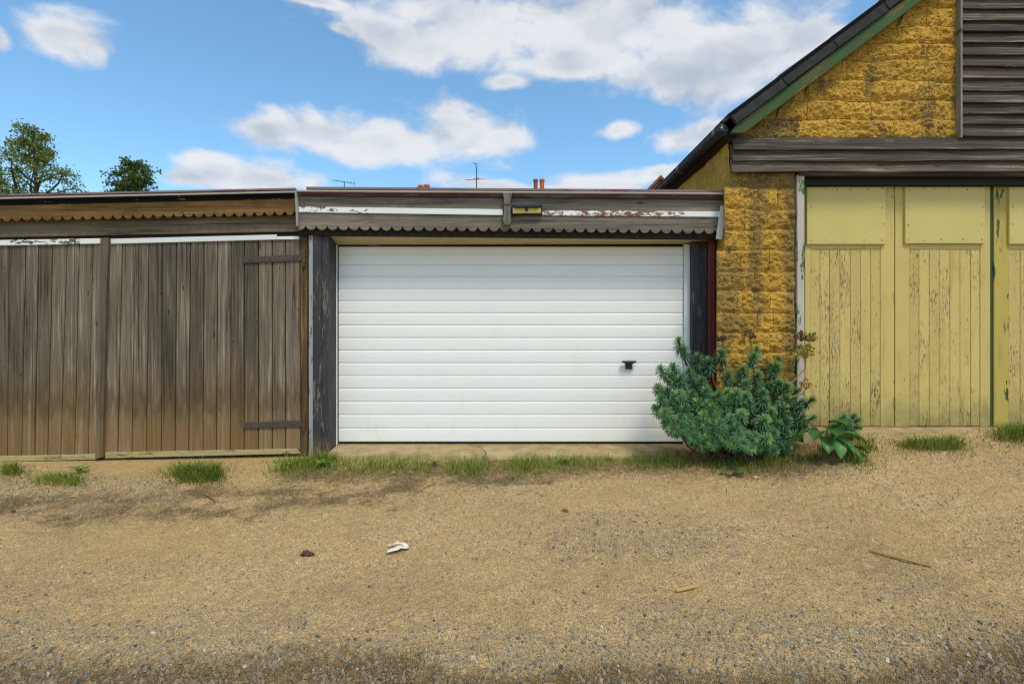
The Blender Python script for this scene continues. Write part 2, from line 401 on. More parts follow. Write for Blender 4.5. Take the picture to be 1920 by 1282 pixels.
M_gdark = plain('dark green lintel shade', (30, 36, 28), .7, .2)  # near-black green carries the soft shadow beneath the boards above the doors
M_slate = plain('dark roof slate', (60, 59, 58), .92, .35, 14, bm=.004, spec=.1)
M_gutter = plain('black plastic gutter', (24, 26, 31), .32, .1, spec=.5)
M_iron = plain('dark strap iron', (78, 71, 63), .75, .25, 30, bm=.002)
M_rust = plain('rusty iron', (104, 78, 46), .8, .3, 30, metal=.2, bm=.002)
M_bplastic = plain('black plastic', (22, 22, 24), .38, .1, spec=.5)
M_doorgap = plain('black door gap', (16, 16, 16), .8, .1)  # black sheet and strip stand for the shaded gap round the door
M_glass = plain('dark solar cell', (40, 48, 64), .12, .05, spec=.6)
M_brass = plain('yellow lamp lens', (186, 168, 70), .3, .08, 20, spec=.5)
M_steel = plain('screw steel', (120, 116, 108), .4, .1, metal=.7)
M_screw = plain('rusty screw head', (84, 62, 34), .8, .2)
M_terra = plain('orange clay pot', (186, 98, 52), .8, .12, 6)
M_terra2 = plain('dark red clay pot', (146, 76, 56), .8, .12, 6)
M_brick = plain('red brick', (164, 92, 58), .85, .2, 12)
M_tile = plain('clay roof tile', (120, 74, 54), .85, .2, 3)
M_alu = plain('grey aluminium', (96, 104, 114), .5, .05, metal=.5)
M_render_ = plain('pale house render', (190, 180, 160), .9, .08)
M_bark = plain('tree bark', (72, 62, 48), .9, .25, 10, bm=.01)
M_leaf = leafmat('tree leaf', .5, .3); M_spurge = leafmat('spurge leaf', .6, .12, .2); M_grass = leafmat('grass blade', .6, .25)
M_dock = leafmat('dock leaf', .42, .2, .35); M_dry = leafmat('dry plant', .8, .15)
M_stone = leafmat('loose stone', .85, 0)
M_paper = plain('white tissue', (222, 214, 200), .9, .06, 12)
M_lath = wood('pale split lath', 'X', (112, 84, 46), (172, 136, 82), (196, 164, 110), None, across=40, knots=False)
M_bluepl = plain('blue plastic', (96, 150, 196), .35, .14, 30)

def white_door():
    m, b, p = mat('white steel door'); P = b.n('ShaderNodeNewGeometry').outputs['Position']; x, y, z = wpos(b)
    n = b.noise(P, 1.2, 4, .6); c = b.mix(n, (.87, .85, .805), (.90, .885, .85))
    st = b.m('MULTIPLY', b.ss(b.noise(b.vm('MULTIPLY', P, (5, 5, 1.6)), 1.0, 5, .65), .53, .72), b.ss(z, .75, .1))
    c = b.mix(b.m('MULTIPLY', st, .38), c, lin(208, 194, 140))
    st2 = b.ss(b.noise(b.vm('MULTIPLY', P, (2.0, 2, .8)), 1.0, 5, .65), .56, .75)
    c = b.mix(b.m('MULTIPLY', st2, .16), c, lin(206, 200, 168))
    sp = b.ss(b.noise(P, 38, 3, .6), .72, .77); c = b.mix(b.m('MULTIPLY', sp, .35), c, lin(150, 140, 110))
    b.L.new(c, p.inputs['Base Color']); p.inputs['Roughness'].default_value = .42; p.inputs['Specular IOR Level'].default_value = .35
    bump(b, p, b.noise(b.vm('MULTIPLY', P, (2.0, 2, 9)), 1.0, 2, .5), .004, .35)
    return m
M_door = white_door()

def cob(name, a, c2, grey, gamt):
    m, b, p = mat(name); P = b.n('ShaderNodeNewGeometry').outputs['Position']
    oi = b.n('ShaderNodeObjectInfo')
    n1 = b.noise(P, 34, 8, .78); n2 = b.noise(P, 5, 4, .6); n3 = b.noise(P, 110, 4, .7)
    c = b.ramp(b.m('ADD', b.m('MULTIPLY', n1, .7), b.m('MULTIPLY', n3, .3)), [(.34, tuple(k * .34 for k in lin(*a))), (.47, lin(*a)), (.57, lin(*c2)), (.68, lin(232, 208, 140))])
    gk = b.m('MULTIPLY', b.ss(b.m('ADD', b.noise(b.vm('MULTIPLY', P, (3.6, 3.6, 1.5)), 1.0, 4, .6), b.m('MULTIPLY', b.m('SUBTRACT', n2, .5), .4)), .50, .62), gamt)
    x, y, z = wpos(b); xw = b.m('ADD', x, b.m('MULTIPLY', b.m('SUBTRACT', n2, .5), .22))   # smears of grey render on the pier
    strip = b.m('MAXIMUM', b.m('MULTIPLY', b.ss(b.m('ABSOLUTE', b.m('SUBTRACT', xw, 2.45)), .085, .045), b.ss(z, 1.42, 1.62)), b.m('MULTIPLY', b.ss(xw, 2.68, 2.78), b.ss(x, 2.96, 2.92)))
    gk = b.m('MAXIMUM', gk, b.m('MULTIPLY', b.m('MULTIPLY', strip, b.ss(z, 2.96, 2.93)), .7))
    gc = b.mix(n1, lin(88, 74, 46), lin(160, 138, 92))
    c = b.mix(gk, c, gc)
    vo = b.vor(b.vm('MULTIPLY', P, (1, 1, 1.6)), 72); chip = b.m('MULTIPLY', b.ss(vo.outputs['Distance'], .34, .22), b.ss(b.sep(vo.outputs['Color'])[0], .66, .70))
    c = b.mix(b.m('MULTIPLY', chip, .85), c, lin(236, 214, 152))
    c = b.vm('SCALE', c, b.lerp(oi.outputs['Random'], 0, 1, .86, 1.10))
    b.L.new(c, p.inputs['Base Color']); p.inputs['Roughness'].default_value = .95; p.inputs['Specular IOR Level'].default_value = .1
    h = b.m('ADD', b.m('MULTIPLY', n1, 1.0), b.m('ADD', b.m('MULTIPLY', n3, .5), b.m('MULTIPLY', chip, .25)))
    bump(b, p, h, .022, 1.0); return m
M_cob = cob('yellow rammed block', (204, 154, 60), (230, 186, 90), 0, .65)
M_mortar = cob('crumbling mortar', (150, 120, 62), (178, 148, 84), 0, .8)
M_cobside = cob('yellow side wall', (204, 158, 66), (228, 184, 92), 0, .3)

def concrete():
    m, b, p = mat('worn concrete'); P = b.n('ShaderNodeNewGeometry').outputs['Position']
    n = b.noise(P, 6, 7, .7); c = b.ramp(n, [(.3, lin(120, 102, 70)), (.5, lin(158, 136, 96)), (.7, lin(178, 158, 120))])
    b.L.new(c, p.inputs['Base Color']); p.inputs['Roughness'].default_value = .9; bump(b, p, b.noise(P, 50, 6, .7), .004, 1); return m
M_conc = concrete()

def ground_mat():
    m, b, p = mat('dirt lane'); P = b.n('ShaderNodeNewGeometry').outputs['Position']
    a = b.n('ShaderNodeAttribute', attribute_name='Col'); dk, gr, sn = b.sep(a.outputs['Color'])
    n1 = b.noise(P, 1.1, 5, .6); n2 = b.noise(P, 9, 6, .65); n3 = b.noise(P, 60, 5, .7)
    tan = b.ramp(b.m('ADD', b.m('MULTIPLY', n1, .55), b.m('MULTIPLY', n2, .45)), [(.34, lin(180, 152, 111)), (.5, lin(207, 177, 132)), (.66, lin(224, 195, 150))])
    n4 = b.noise(P, 24, 5, .7); tan = b.mix(b.m('MULTIPLY', b.ss(n4, .50, .66),   .40), tan, lin(150, 129, 96)); tan = b.mix(b.m('MULTIPLY', b.ss(n4, .46, .34), .4), tan, lin(226, 200, 154))
    tan = b.mix(b.m('MULTIPLY', b.ss(n3, .44, .60), .30), tan, lin(150, 129, 96))
    def peb(scale, thr, sz):
        vo = b.vor(P, scale); r, g_, bl = b.sep(vo.outputs['Color'])
        k = b.m('MULTIPLY', b.ss(vo.outputs['Distance'], sz, sz * .7), b.ss(r, thr, thr + .02))
        pc = b.ramp(g_, [(0, lin(124, 112, 95)), (.35, lin(174, 156, 127)), (.7, lin(204, 183, 148)), (.86, lin(222, 202, 170)), (1, lin(212, 172, 116))])
        return k, pc
    k1, c1 = peb(88, .36, .46); k2, c2 = peb(150, .30, .48); k3, c3 = peb(46, .70, .38)
    gravel_amt = b.m('ADD', .68, b.m('ADD', b.m('MULTIPLY', gr, .55), b.m('MULTIPLY', sn, -.38)))
    patch = b.m('MULTIPLY', gravel_amt, b.ss(b.noise(P, 2.6, 5, .65), .30, .60))
    c = b.mix(b.m('MULTIPLY', k2, b.m('MULTIPLY', gravel_amt, .9)), tan, c2)
    c = b.mix(b.m('MULTIPLY', k1, b.m('MAXIMUM', patch, b.m('MULTIPLY', gr, .9))), c, c1)
    c = b.mix(b.m('MULTIPLY', k3, patch), c, c3)
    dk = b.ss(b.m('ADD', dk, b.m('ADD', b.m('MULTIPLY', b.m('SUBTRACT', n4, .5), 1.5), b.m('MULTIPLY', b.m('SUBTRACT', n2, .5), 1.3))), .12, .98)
    soil = b.mix(b.m('ADD', b.m('MULTIPLY', n2, .6), b.m('MULTIPLY', n4, .4)), lin(52, 43, 30), lin(128, 106, 72))  # soil colour; along the bottom edge it includes painted rut shading
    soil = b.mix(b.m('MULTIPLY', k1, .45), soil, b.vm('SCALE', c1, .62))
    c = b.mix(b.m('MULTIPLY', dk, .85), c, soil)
    c = b.mix(b.m('MULTIPLY', sn, .7), c, b.mix(n2, lin(184, 158, 110), lin(204, 178, 130)))
    c = b.vm('MULTIPLY', c, (1.13, 1.05, .90))
    b.L.new(c, p.inputs['Base Color']); p.inputs['Roughness'].default_value = .95; p.inputs['Specular IOR Level'].default_value = .12
    h = b.m('ADD', b.m('MULTIPLY', n4, 1.6), 0.0); h = b.m('ADD', h, b.m('MULTIPLY', b.m('MAXIMUM', k1, b.m('MULTIPLY', k2, .6)), b.m('MULTIPLY', gravel_amt, 1.2))); h = b.m('ADD', h, b.m('ADD', b.m('MULTIPLY', n2, .7), b.m('MULTIPLY', n3, .8)))
    bump(b, p, h, .018, 1.0); return m
M_ground = ground_mat()

# ------------------------------------------------------------------ ground sheet
def axis(lo, hi, step, far):
    a = np.arange(lo, hi + step / 2, step); out = []; s = step; v = hi
    while v < far: s *= 1.35; v += s; out.append(v)
    low = []; s = step; v = lo
    while v > -far: s *= 1.35; v -= s; low.append(v)
    return np.concatenate([low[::-1], a, out])
gx, gy = axis(-6.6, 6.6, .022, 900), axis(1.4, 5.6, .017, 900)
X, Y = np.meshgrid(gx, gy)
Z = ground(X, Y)
near = np.exp(-np.clip(np.abs(X) - 8, 0, None) / 3) * np.exp(-np.clip(Y - 6, 0, None) / 2) * np.exp(-np.clip(-1 - Y, 0, None) / 2)
PX, PY = CX + X / np.maximum(Y, .3) * F, HZ + (EYE - Z) / np.maximum(Y, .3) * F
wob = 26 * fbm(X * 2.2, Y * 4.0, 0, 3, 4)
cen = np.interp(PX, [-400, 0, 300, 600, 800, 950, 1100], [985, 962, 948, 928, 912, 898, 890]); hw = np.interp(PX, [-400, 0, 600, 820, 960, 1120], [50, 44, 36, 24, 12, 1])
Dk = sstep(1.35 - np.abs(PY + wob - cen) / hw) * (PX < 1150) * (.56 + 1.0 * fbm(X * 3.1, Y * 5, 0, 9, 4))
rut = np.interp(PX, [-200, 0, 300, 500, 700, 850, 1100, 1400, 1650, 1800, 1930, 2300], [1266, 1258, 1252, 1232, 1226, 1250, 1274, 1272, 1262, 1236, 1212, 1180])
Dr = sstep((PY + wob * 1.2 - rut + 40) / 46)  # dark bottom edge: soil tone plus the rut's shading painted in
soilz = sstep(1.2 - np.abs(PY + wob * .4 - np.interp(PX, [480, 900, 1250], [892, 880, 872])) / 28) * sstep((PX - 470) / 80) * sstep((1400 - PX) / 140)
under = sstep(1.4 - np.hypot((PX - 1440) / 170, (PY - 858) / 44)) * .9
Gr = sstep(1.3 - np.abs(PY + wob - np.interp(PX, [0, 330, 420], [918, 912, 905])) / 26) * sstep((380 - PX) / 90)
Gr = np.maximum(Gr, sstep(1.2 - np.hypot((PX - 1180 + 2 * wob) / 300, (PY - 1010 + wob) / 62)) * .75)
Gr = np.maximum(Gr, sstep(1.1 - np.hypot((PX - 900) / 170, (PY - 930 + wob) / 30)) * .7)
Gr = np.maximum(Gr, sstep((PY - 1120 + wob) / 90) * .55)
Sn = sstep(1.2 - np.abs(PY + wob * .3 - np.interp(PX, [150, 560], [884, 866])) / 22) * sstep((PX - 150) / 60) * sstep((600 - PX) / 80)
Sn = np.maximum(Sn, .5 * sstep(1.2 - np.hypot((PX - 330 + wob) / 330, (PY - 1020 + wob) / 36)))
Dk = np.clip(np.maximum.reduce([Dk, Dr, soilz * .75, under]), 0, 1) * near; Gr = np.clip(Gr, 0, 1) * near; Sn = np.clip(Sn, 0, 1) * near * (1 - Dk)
inner = sstep((5.28 - Y) / .25)
Zd = Z + near * inner * (.022 * fbm(X * 1.7, Y * 2.2, 0, 21, 3) + (.009 + .009 * Dk + .007 * Gr) * fbm(X * 9, Y * 11, 0, 31, 4, .70) * 1.25 * (1 - .6 * Sn)
                 - .040 * Dr + .045 * np.exp(-((PY + wob - rut + 16) / 16) ** 2) * (PY > 1100) * (.5 + fbm(X * 5, Y * 5, 0, 5, 3)))
ny, nx = X.shape; idx = np.arange(ny * nx).reshape(ny, nx)
FA = np.stack([idx[:-1, :-1], idx[:-1, 1:], idx[1:, 1:], idx[1:, :-1]], -1).reshape(-1, 4)
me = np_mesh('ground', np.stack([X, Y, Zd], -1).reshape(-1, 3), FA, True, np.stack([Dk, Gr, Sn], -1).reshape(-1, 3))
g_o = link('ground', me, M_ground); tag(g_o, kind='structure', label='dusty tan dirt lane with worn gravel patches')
from bisect import bisect
def gz(x, y):
    """height of the finished sheet"""
    i = np.clip(np.searchsorted(gx, x) - 1, 0, nx - 2); j = np.clip(np.searchsorted(gy, y) - 1, 0, ny - 2)
    u = (x - gx[i]) / (gx[i + 1] - gx[i]); v = (y - gy[j]) / (gy[j + 1] - gy[j])
    return (Zd[j, i] * (1 - u) * (1 - v) + Zd[j, i + 1] * u * (1 - v) + Zd[j + 1, i] * (1 - u) * v + Zd[j + 1, i + 1] * u * v), (Dk[j, i], Gr[j, i], Sn[j, i])

# loose stones on the lane: past counting
def stones(n):
    y = 1.75 + (5.15 - 1.75) * rng.random(n) ** 1.25; x = (rng.random(n) - .5) * 2.2 * y
    z, (dk, gr, sn) = gz(x, y)
    pr = .30 + .9 * gr + .5 * dk - .35 * sn + .7 * fbm(x * 2.4, y * 2.4, 0, 44, 4)
    keep = rng.random(n) < pr; x, y, z, gr, dk = x[keep], y[keep], z[keep], gr[keep], dk[keep]; n = len(x)
    r = .0017 + .0026 * rng.random(n) + .0055 * rng.random(n) ** 9 * (1 + gr)
    cube = np.array([[-1, -1, -1], [1, -1, -1], [1, 1, -1], [-1, 1, -1], [-1, -1, 1], [1, -1, 1], [1, 1, 1], [-1, 1, 1]], float)
    fq = np.array([[0, 3, 2, 1], [4, 5, 6, 7], [0, 1, 5, 4], [1, 2, 6, 5], [2, 3, 7, 6], [3, 0, 4, 7]])
    V = cube[None] * (1 + .55 * (rng.random((n, 8, 3)) - .5)) * np.array([.8, .8, .55]); V[:, 4:, :2] *= .62
    th = rng.random(n) * 6.283; c, s_ = np.cos(th)[:, None], np.sin(th)[:, None]
    st = 1 + .6 * rng.random(n)[:, None]
    vx, vy = V[..., 0] * st, V[..., 1]
    V = np.stack([vx * c - vy * s_, vx * s_ + vy * c, V[..., 2] + (rng.random(n)[:, None] - .5) * vx * .5], -1) * r[:, None, None]
    V += np.stack([x, y, z + r * .22], -1)[:, None]
    pal = np.array([lin(116, 108, 96), lin(146, 136, 118), lin(164, 150, 126), lin(172, 156, 124), lin(158, 138, 102), lin(172, 150, 110), lin(206, 194, 170), lin(186, 148, 92), lin(92, 86, 80)])
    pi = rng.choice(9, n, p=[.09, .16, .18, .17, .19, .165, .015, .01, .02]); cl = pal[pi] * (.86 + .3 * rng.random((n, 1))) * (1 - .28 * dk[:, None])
    FA = (fq[None] + 8 * np.arange(n)[:, None, None]).reshape(-1, 4)
    o = link('gravel', np_mesh('gravel', V.reshape(-1, 3), FA, False, np.repeat(cl, 8, 0)), M_stone)
    tag(o, 'small loose grey and tan stones scattered over the lane', 'gravel', kind='stuff')
stones(150000)

# ------------------------------------------------------------------ timber shed with wooden gates
YS = 5.33
shed = thing('timber_shed', 'low timber shed with scalloped brown fascia and tall grey boarded gates', 'shed', (-3.9, 5.4, -.06))
XL = -420
g = Geo()
g.slab([at(XL, 395, 5.5), at(560, 380, 5.5), at(560, 430, 5.5), at(XL, 445, 5.5)], 5.45, 5.52)
for x0, x1 in ((-7.7, -7.6), (-2.32, -2.26)): g.box(x0, x1, 5.53, 9.8, -.3, 2.55)
g.box(-7.6, -2.32, 9.7, 9.8, -.3, 2.5)
build('wall', g, M_dark, shed)
xa, za = at(XL, 379, YS); xb, zb = at(557, 358, YS)
g = Geo(); v = []
for (x, z) in ((xa, za), (xb, zb)):
    v += [(x, YS - .05, z), (x, YS - .05, z + .018), (x, 9.9, z - .2), (x, 9.9, z - .23)]
g.add(v, [(0, 1, 5, 4), (1, 2, 6, 5), (2, 3, 7, 6), (3, 0, 4, 7), (0, 3, 2, 1), (4, 5, 6, 7)])
build('roof', g, M_felt, shed)
g = Geo(); g.slab([at(XL, 379.5, YS - .05), at(557, 358.5, YS - .05), at(557, 361.5, YS - .05), at(XL, 383, YS - .05)], YS - .062, YS - .052, .001)
build('drip_edge', g, M_drip, shed)
g = Geo(); g.slab([at(XL, 384, YS + .06), at(559, 362, YS + .06), at(559, 384, YS + .06), at(XL, 410, YS + .06)], YS + .05, YS + .09)
build('roof_batten', g, paint('black flecked batten', (22, 20, 18), (186, 184, 178), .40, 'X', 3.0, .8), shed)  # near-black with pale flecks, below the roof edge
xs, zt, zb_ = [], [], []
px = XL
pitch = 18.95
for px in np.arange(XL, 556, pitch / 14):
    top = np.interp(px, [XL, 0, 557], [398, 386, 373]); tip = np.interp(px, [XL, 0, 557], [429, 415.5, 403])
    u = ((px - 3) / pitch) % 1.0; arc = math.sqrt(max(0, 1 - (2 * u - 1) ** 2))
    x, z0 = at(px, top, YS); xs.append(x); zt.append(z0); zb_.append(wz(tip - 11 * (1 - arc), YS))
g = Geo(); g.strip(xs, zt, zb_, YS, YS + .02); build('scalloped_board', g, M_gold, shed)
g = Geo(); g.slab([at(XL, 419, YS + .04), at(559, 401, YS + .04), at(559, 433, YS + .04), at(XL, 452, YS + .04)], YS + .075, YS + .10)
build('fascia_board', g, M_under, shed)
g = Geo(); g.slab([at(XL, 450, 5.46), at(566, 430, 5.46), at(566, 446, 5.46), at(XL, 470, 5.46)], 5.43, 5.46); build('head_beam', g, M_dark, shed)
YG = 5.38
def gate(tops, bots, yt, yb, railq, stripq, strip_mat):
    """one boarded gate: ledges behind, planks in front"""
    lo, hi = min(tops[0], bots[0]), max(tops[-1], bots[-1])
    g = Geo()
    for (c, h) in ((500, 10), (650, 10), (800, 10)): g.slab(quad(lo + 4, hi - 4, c - h, c + h, YG + .04), YG + .032, YG + .065)
    gt = build('gate', g, M_dark, shed)
    for i in range(len(tops) - 1):
        j = random.uniform(-.0025, .0035); gap = .85
        t0, t1 = yt(tops[i]), yt(tops[i + 1]); b0, b1 = yb(bots[i]), yb(bots[i + 1])
        q = Geo().slab([at(tops[i] + gap, t0, YG), at(tops[i + 1] - gap, t1, YG), at(bots[i + 1] - gap, b1, YG), at(bots[i] + gap, b0, YG)], YG + j, YG + .028, .005)
        build('plank', q, M_gate, gt)
    g = Geo().slab([at(*p, YG - .012) for p in railq], YG - .016, YG - .001); build('bottom_rail', g, M_rail, gt)
    for sq in stripq:
        g = Geo().slab([at(*p, YG - .01) for p in sq], YG - .016, YG - .003); build('top_strip', g, strip_mat, gt)
    return gt
tops = [-330, -305, -279, -254, -228, -203, -177, -152, -126, -100, -76, -51, -27, -5, 16, 48, 72, 98, 125, 148, 174, 193]
bots = [-330, -305, -279, -254, -228, -203, -177, -152, -126, -100, -77, -53, -30, -8, 13, 40, 64, 88, 113, 139, 165, 182]
ga = gate(tops, bots, lambda x: np.interp(x, [XL, 0, 190], [468, 459, 457]), lambda x: np.interp(x, [XL, 0, 190], [868, 855, 853]),
          [(-330, 862), (180, 851), (180, 861), (-330, 873)], [[(-330, 456), (188, 447), (188, 457), (-330, 467)]], M_wpeel3)
tops = [204, 229, 253, 279, 304, 331, 357, 382, 408, 433, 458, 484, 510, 535, 562]
bots = [196, 220, 247, 274, 302, 328, 353, 380, 405, 431, 457, 484, 510, 535, 563]
gb = gate(tops, bots, lambda x: np.interp(x, [200, 562], [456, 448]), lambda x: np.interp(x, [196, 563], [853, 844]),
          [(197, 848), (556, 841), (564, 850), (197, 859)], [[(208, 448), (519, 440), (519, 449.5), (208, 457.5)], [(519.8, 443.5), (561, 443), (561, 449), (519.8, 449.4)]], M_white)
for (xl, yl, xr_, yr, ey) in ((458, 482, 567, 477, 484), (457, 792, 569, 787, 790)):
    g = Geo().slab([at(xl, yl, YG - .01), at(xr_, yr, YG - .01), at(xr_, yr + 12, YG - .01), at(xl, yl + 11, YG - .01)], YG - .014, YG - .0035, .0015)
    for (fx) in (.12, .45, .86):
        c = at(xl + (xr_ - xl) * fx, yl + (yr - yl) * fx + 6, YG)
        g.tube([(c[0], YG - .021, c[1]), (c[0], YG - .012, c[1])], [.007, .009], 8)
    hg = build('hinge_strap', g, M_iron, gb)
    g = Geo(); c = at(571.5, ey, YG)
    for k in range(5): g.tube([(c[0], YG - .02, c[1] - .085 + k * .034), (c[0], YG - .02, c[1] - .055 + k * .034)], [.020, .020] if k % 2 else [.016, .016], 10)
    g.tube([(c[0], YG - .02, c[1] - .10), (c[0], YG - .02, c[1] + .10)], .009, 8)
    build('hinge_eye', g, M_rust, gb)
g = Geo().slab([at(191, 447, YG - .03), at(204, 446, YG - .03), at(193, 857, YG - .03), at(180, 860, YG - .03)], YG - .045, YG - .003, .005)
for k in (455, 463): pass
build('cover_strip', g, M_lean, shed)
g = Geo().box(*[wx(q, 5.40) for q in (564.5, 578)], 5.375, 5.47, -.2, wz(437, 5.4), ch=.006); build('gate_post', g, M_post, shed)
g = Geo().box(*[wx(q, 5.45) for q in (-345, -331)], 5.375, 5.47, -.3, wz(460, 5.4), ch=.006); build('gate_post', g, M_post, shed)

# ------------------------------------------------------------------ garage
YF, YT, YD = 5.29, 5.34, 5.60
gar = thing('garage', 'flat roofed garage with white slatted door under grey scalloped timber fascia', 'garage', (0, 5.4, 0))
g = Geo()
g.box(-2.25, -2.19, 5.47, 10.4, -.25, 2.62); g.box(2.08, 2.13, 5.47, 10.4, -.25, 2.62); g.box(-2.19, 2.08, 10.3, 10.4, -.25, 2.5)
build('wall', g, M_dark, gar)
def pane_quad(x0, x1, yl0, yr0, yl1, yr1, Y): return [at(x0, yl0, Y), at(x1, yr0, Y), at(x1, yr1, Y), at(x0, yl1, Y)]
a0 = at(577, 352.5, YF); a1 = at(1357, 358.5, YF)
g = Geo(); v = []
for (x, z) in (a0, a1): v += [(x, YF - .045, z - .022), (x, YF - .045, z), (x, 10.5, z - .16), (x, 10.5, z - .2)]
g.add(v, [(0, 1, 5, 4), (1, 2, 6, 5), (2, 3, 7, 6), (3, 0, 4, 7), (0, 3, 2, 1), (4, 5, 6, 7)])
build('roof', g, M_felt, gar)
g = Geo().slab(pane_quad(555, 1357.5, 356.5, 361.5, 359.5, 364.5, YF - .05), YF - .06, YF - .002, .001); build('drip_edge', g, M_drip, gar)
g = Geo().slab(pane_quad(560, 1357, 360.5, 365.5, 367.5, 374.5, YF), YF - .020, YF + .02, .002); build('roof_batten', g, M_redx, gar)
g = Geo().slab(pane_quad(560, 1357, 368.0, 375.0, 389, 398, YF), YF, YF + .03, .003); build('fascia_board', g, M_fascia, gar)
xs, zt, zb_ = [], [], []; pitch = 20.2
for px in np.arange(560, 1347, pitch / 16):
    top = np.interp(px, [560, 1347], [389.5, 398.5]); tip = np.interp(px, [560, 950, 1347], [431, 434, 438.5])
    u = ((px - 573) / pitch) % 1.0; arc = math.sqrt(max(0, 1 - (2 * u - 1) ** 2))
    x, z0 = at(px, top, YF); xs.append(x); zt.append(z0); zb_.append(wz(tip - 11 * (1 - arc), YF))
g = Geo(); g.strip(xs, zt, zb_, YF - .002, YF + .022); build('scalloped_board', g, M_fascia, gar)
g = Geo().slab([at(561, 388, YF), at(943, 393, YF), at(943, 404, YF), at(561, 398.5, YF)], YF - .014, YF - .0025, .0015); build('white_batten', g, M_wpeel2, gar)
g = Geo().slab([at(1016, 395, YF), at(1359.5, 397, YF), at(1359.5, 407.5, YF), at(1016, 404.5, YF)], YF - .014, YF - .0025, .0015); build('white_batten', g, M_wpeel, gar)
g = Geo().slab([at(1349.5, 387, YF), at(1360, 387, YF), at(1352, 450, YF), at(1341, 449, YF)], YF - .027, YF - .0145, .0015); build('end_strip', g, M_white, gar)
g = Geo().slab([at(554.5, 360.5, YF), at(560, 360.5, YF), at(561, 425, YF), at(557.5, 425, YF)], YF - .03, YF + .03, .002); build('corner_strip', g, M_bluep, gar)
pts = [at(943.5, 364, YF), at(959.5, 364, YF), at(957, 385, YF), at(958.3, 417, YF), at(956, 422.5, YF), at(951, 425, YF), at(946, 422.5, YF), at(943.3, 417, YF), at(946, 385, YF)]
g = Geo()
g.slab([at(943.5, 364, YF), at(959.5, 364, YF), at(957.3, 386, YF), at(945.8, 386, YF)], YF - .062, YF - .0215, .004)
g.slab([at(945.8, 385.6, YF), at(957.3, 385.6, YF), at(958.5, 416, YF), at(956.2, 422.5, YF), at(951, 425, YF), at(945.8, 422.5, YF), at(943.2, 416, YF)], YF - .052, YF - .0025, .004)
build('bracket', g, M_bracket, gar)
g = Geo().slab(pane_quad(562, 1345, 424, 432, 441, 448.5, YT), YT - .02, YT + .05, .003); build('head_beam', g, M_dark, gar)
# cream soffit between the head beam and the door
xl, z0 = at(584, 440.5, YT + .05); xr_, z1 = at(1340, 447.5, YT + .05); xl2, z2 = at(630, 458, YD); xr2, z3 = at(1297, 456.5, YD)
xl2, xr2 = xl, xr_
g = Geo(); g.add([(xl, YT + .05, z0), (xr_, YT + .05, z1), (xr2, YD, z3), (xl2, YD, z2), (xl, YT + .05, z0 + .03), (xr_, YT + .05, z1 + .03), (xr2, YD, z3 + .04), (xl2, YD, z2 + .04)],
                 [(0, 3, 2, 1), (4, 5, 6, 7), (0, 1, 5, 4), (1, 2, 6, 5), (2, 3, 7, 6), (3, 0, 4, 7)])
build('soffit', g, M_cream, gar)
g = Geo().slab(pane_quad(625, 1297, 452, 450, 458.6, 457.2, YD), YD - .006, YD + .04, .002); build('door_head', g, M_cream, gar)
def up(name, x0, x1, y0, y1, top, m, ch=.005):
    return build(name, Geo().box(wx(x0, y0), wx(x1, y0), y0, y1, -.15 + (.2 if x0 > 1200 else 0) * 0, wz(top, y0), ch=ch), m, gar)
up('painted_post', 578.5, 586, YT - .005, YT + .09, 439, M_bluep)
up('jamb_timber', 586.5, 602.5, YT, YT + .10, 440, M_black); up('jamb_timber', 603, 616, YT + .012, YT + .10, 441, M_black)
g = Geo().box(wx(603, YT), wx(616, YT) - .002, YT + .101, YD - .002, -.15, wz(446, YT + .1)); build('reveal_board', g, M_black, gar)
up('door_frame', 624.5, 631.5, YD - .022, YD + .05, 459, M_wframe, .003); up('door_frame', 1283, 1295.5, YD - .03, YD + .05, 458, M_wframe, .003)
up('jamb_timber', 1297.5, 1316, YD - .10, YD - .01, 448, M_black); up('jamb_timber', 1316.6, 1328.5, YD - .12, YD - .01, 448, M_black)
up('painted_post', 1329, 1341, YD - .16, YD - .02, 448, M_red)
g = Geo(); c = at(1320, 505, 5.46)
g.tube([(c[0] + .022 * math.cos(t), 5.465, c[1] + .022 * math.sin(t)) for t in np.linspace(0, 6.0, 14)], .006, 6); build('iron_ring', g, M_rust, gar)
# threshold
tx0, tx1 = wx(629, 5.5), wx(1300, 5.5)
g = Geo(); nxs = 60; xs = np.linspace(tx0, tx1, nxs); v = []; f = []
for x in xs:
    e = .02 * float(fbm(x * 4, 1.0, 0, 3, 3))
    v += [(x, 5.62, .062), (x, 5.40, .050), (x, 5.235 + e, .022 + .006 * float(fbm(x * 5, 3., 0, 2, 3))), (x, 5.19 + 2 * e, -.07)]
for i in range(nxs - 1):
    for k in range(3): f.append((i * 4 + k, i * 4 + k + 1, i * 4 + 5 + k, i * 4 + 4 + k))
g.add(v, f); build('threshold', g, M_conc, gar)
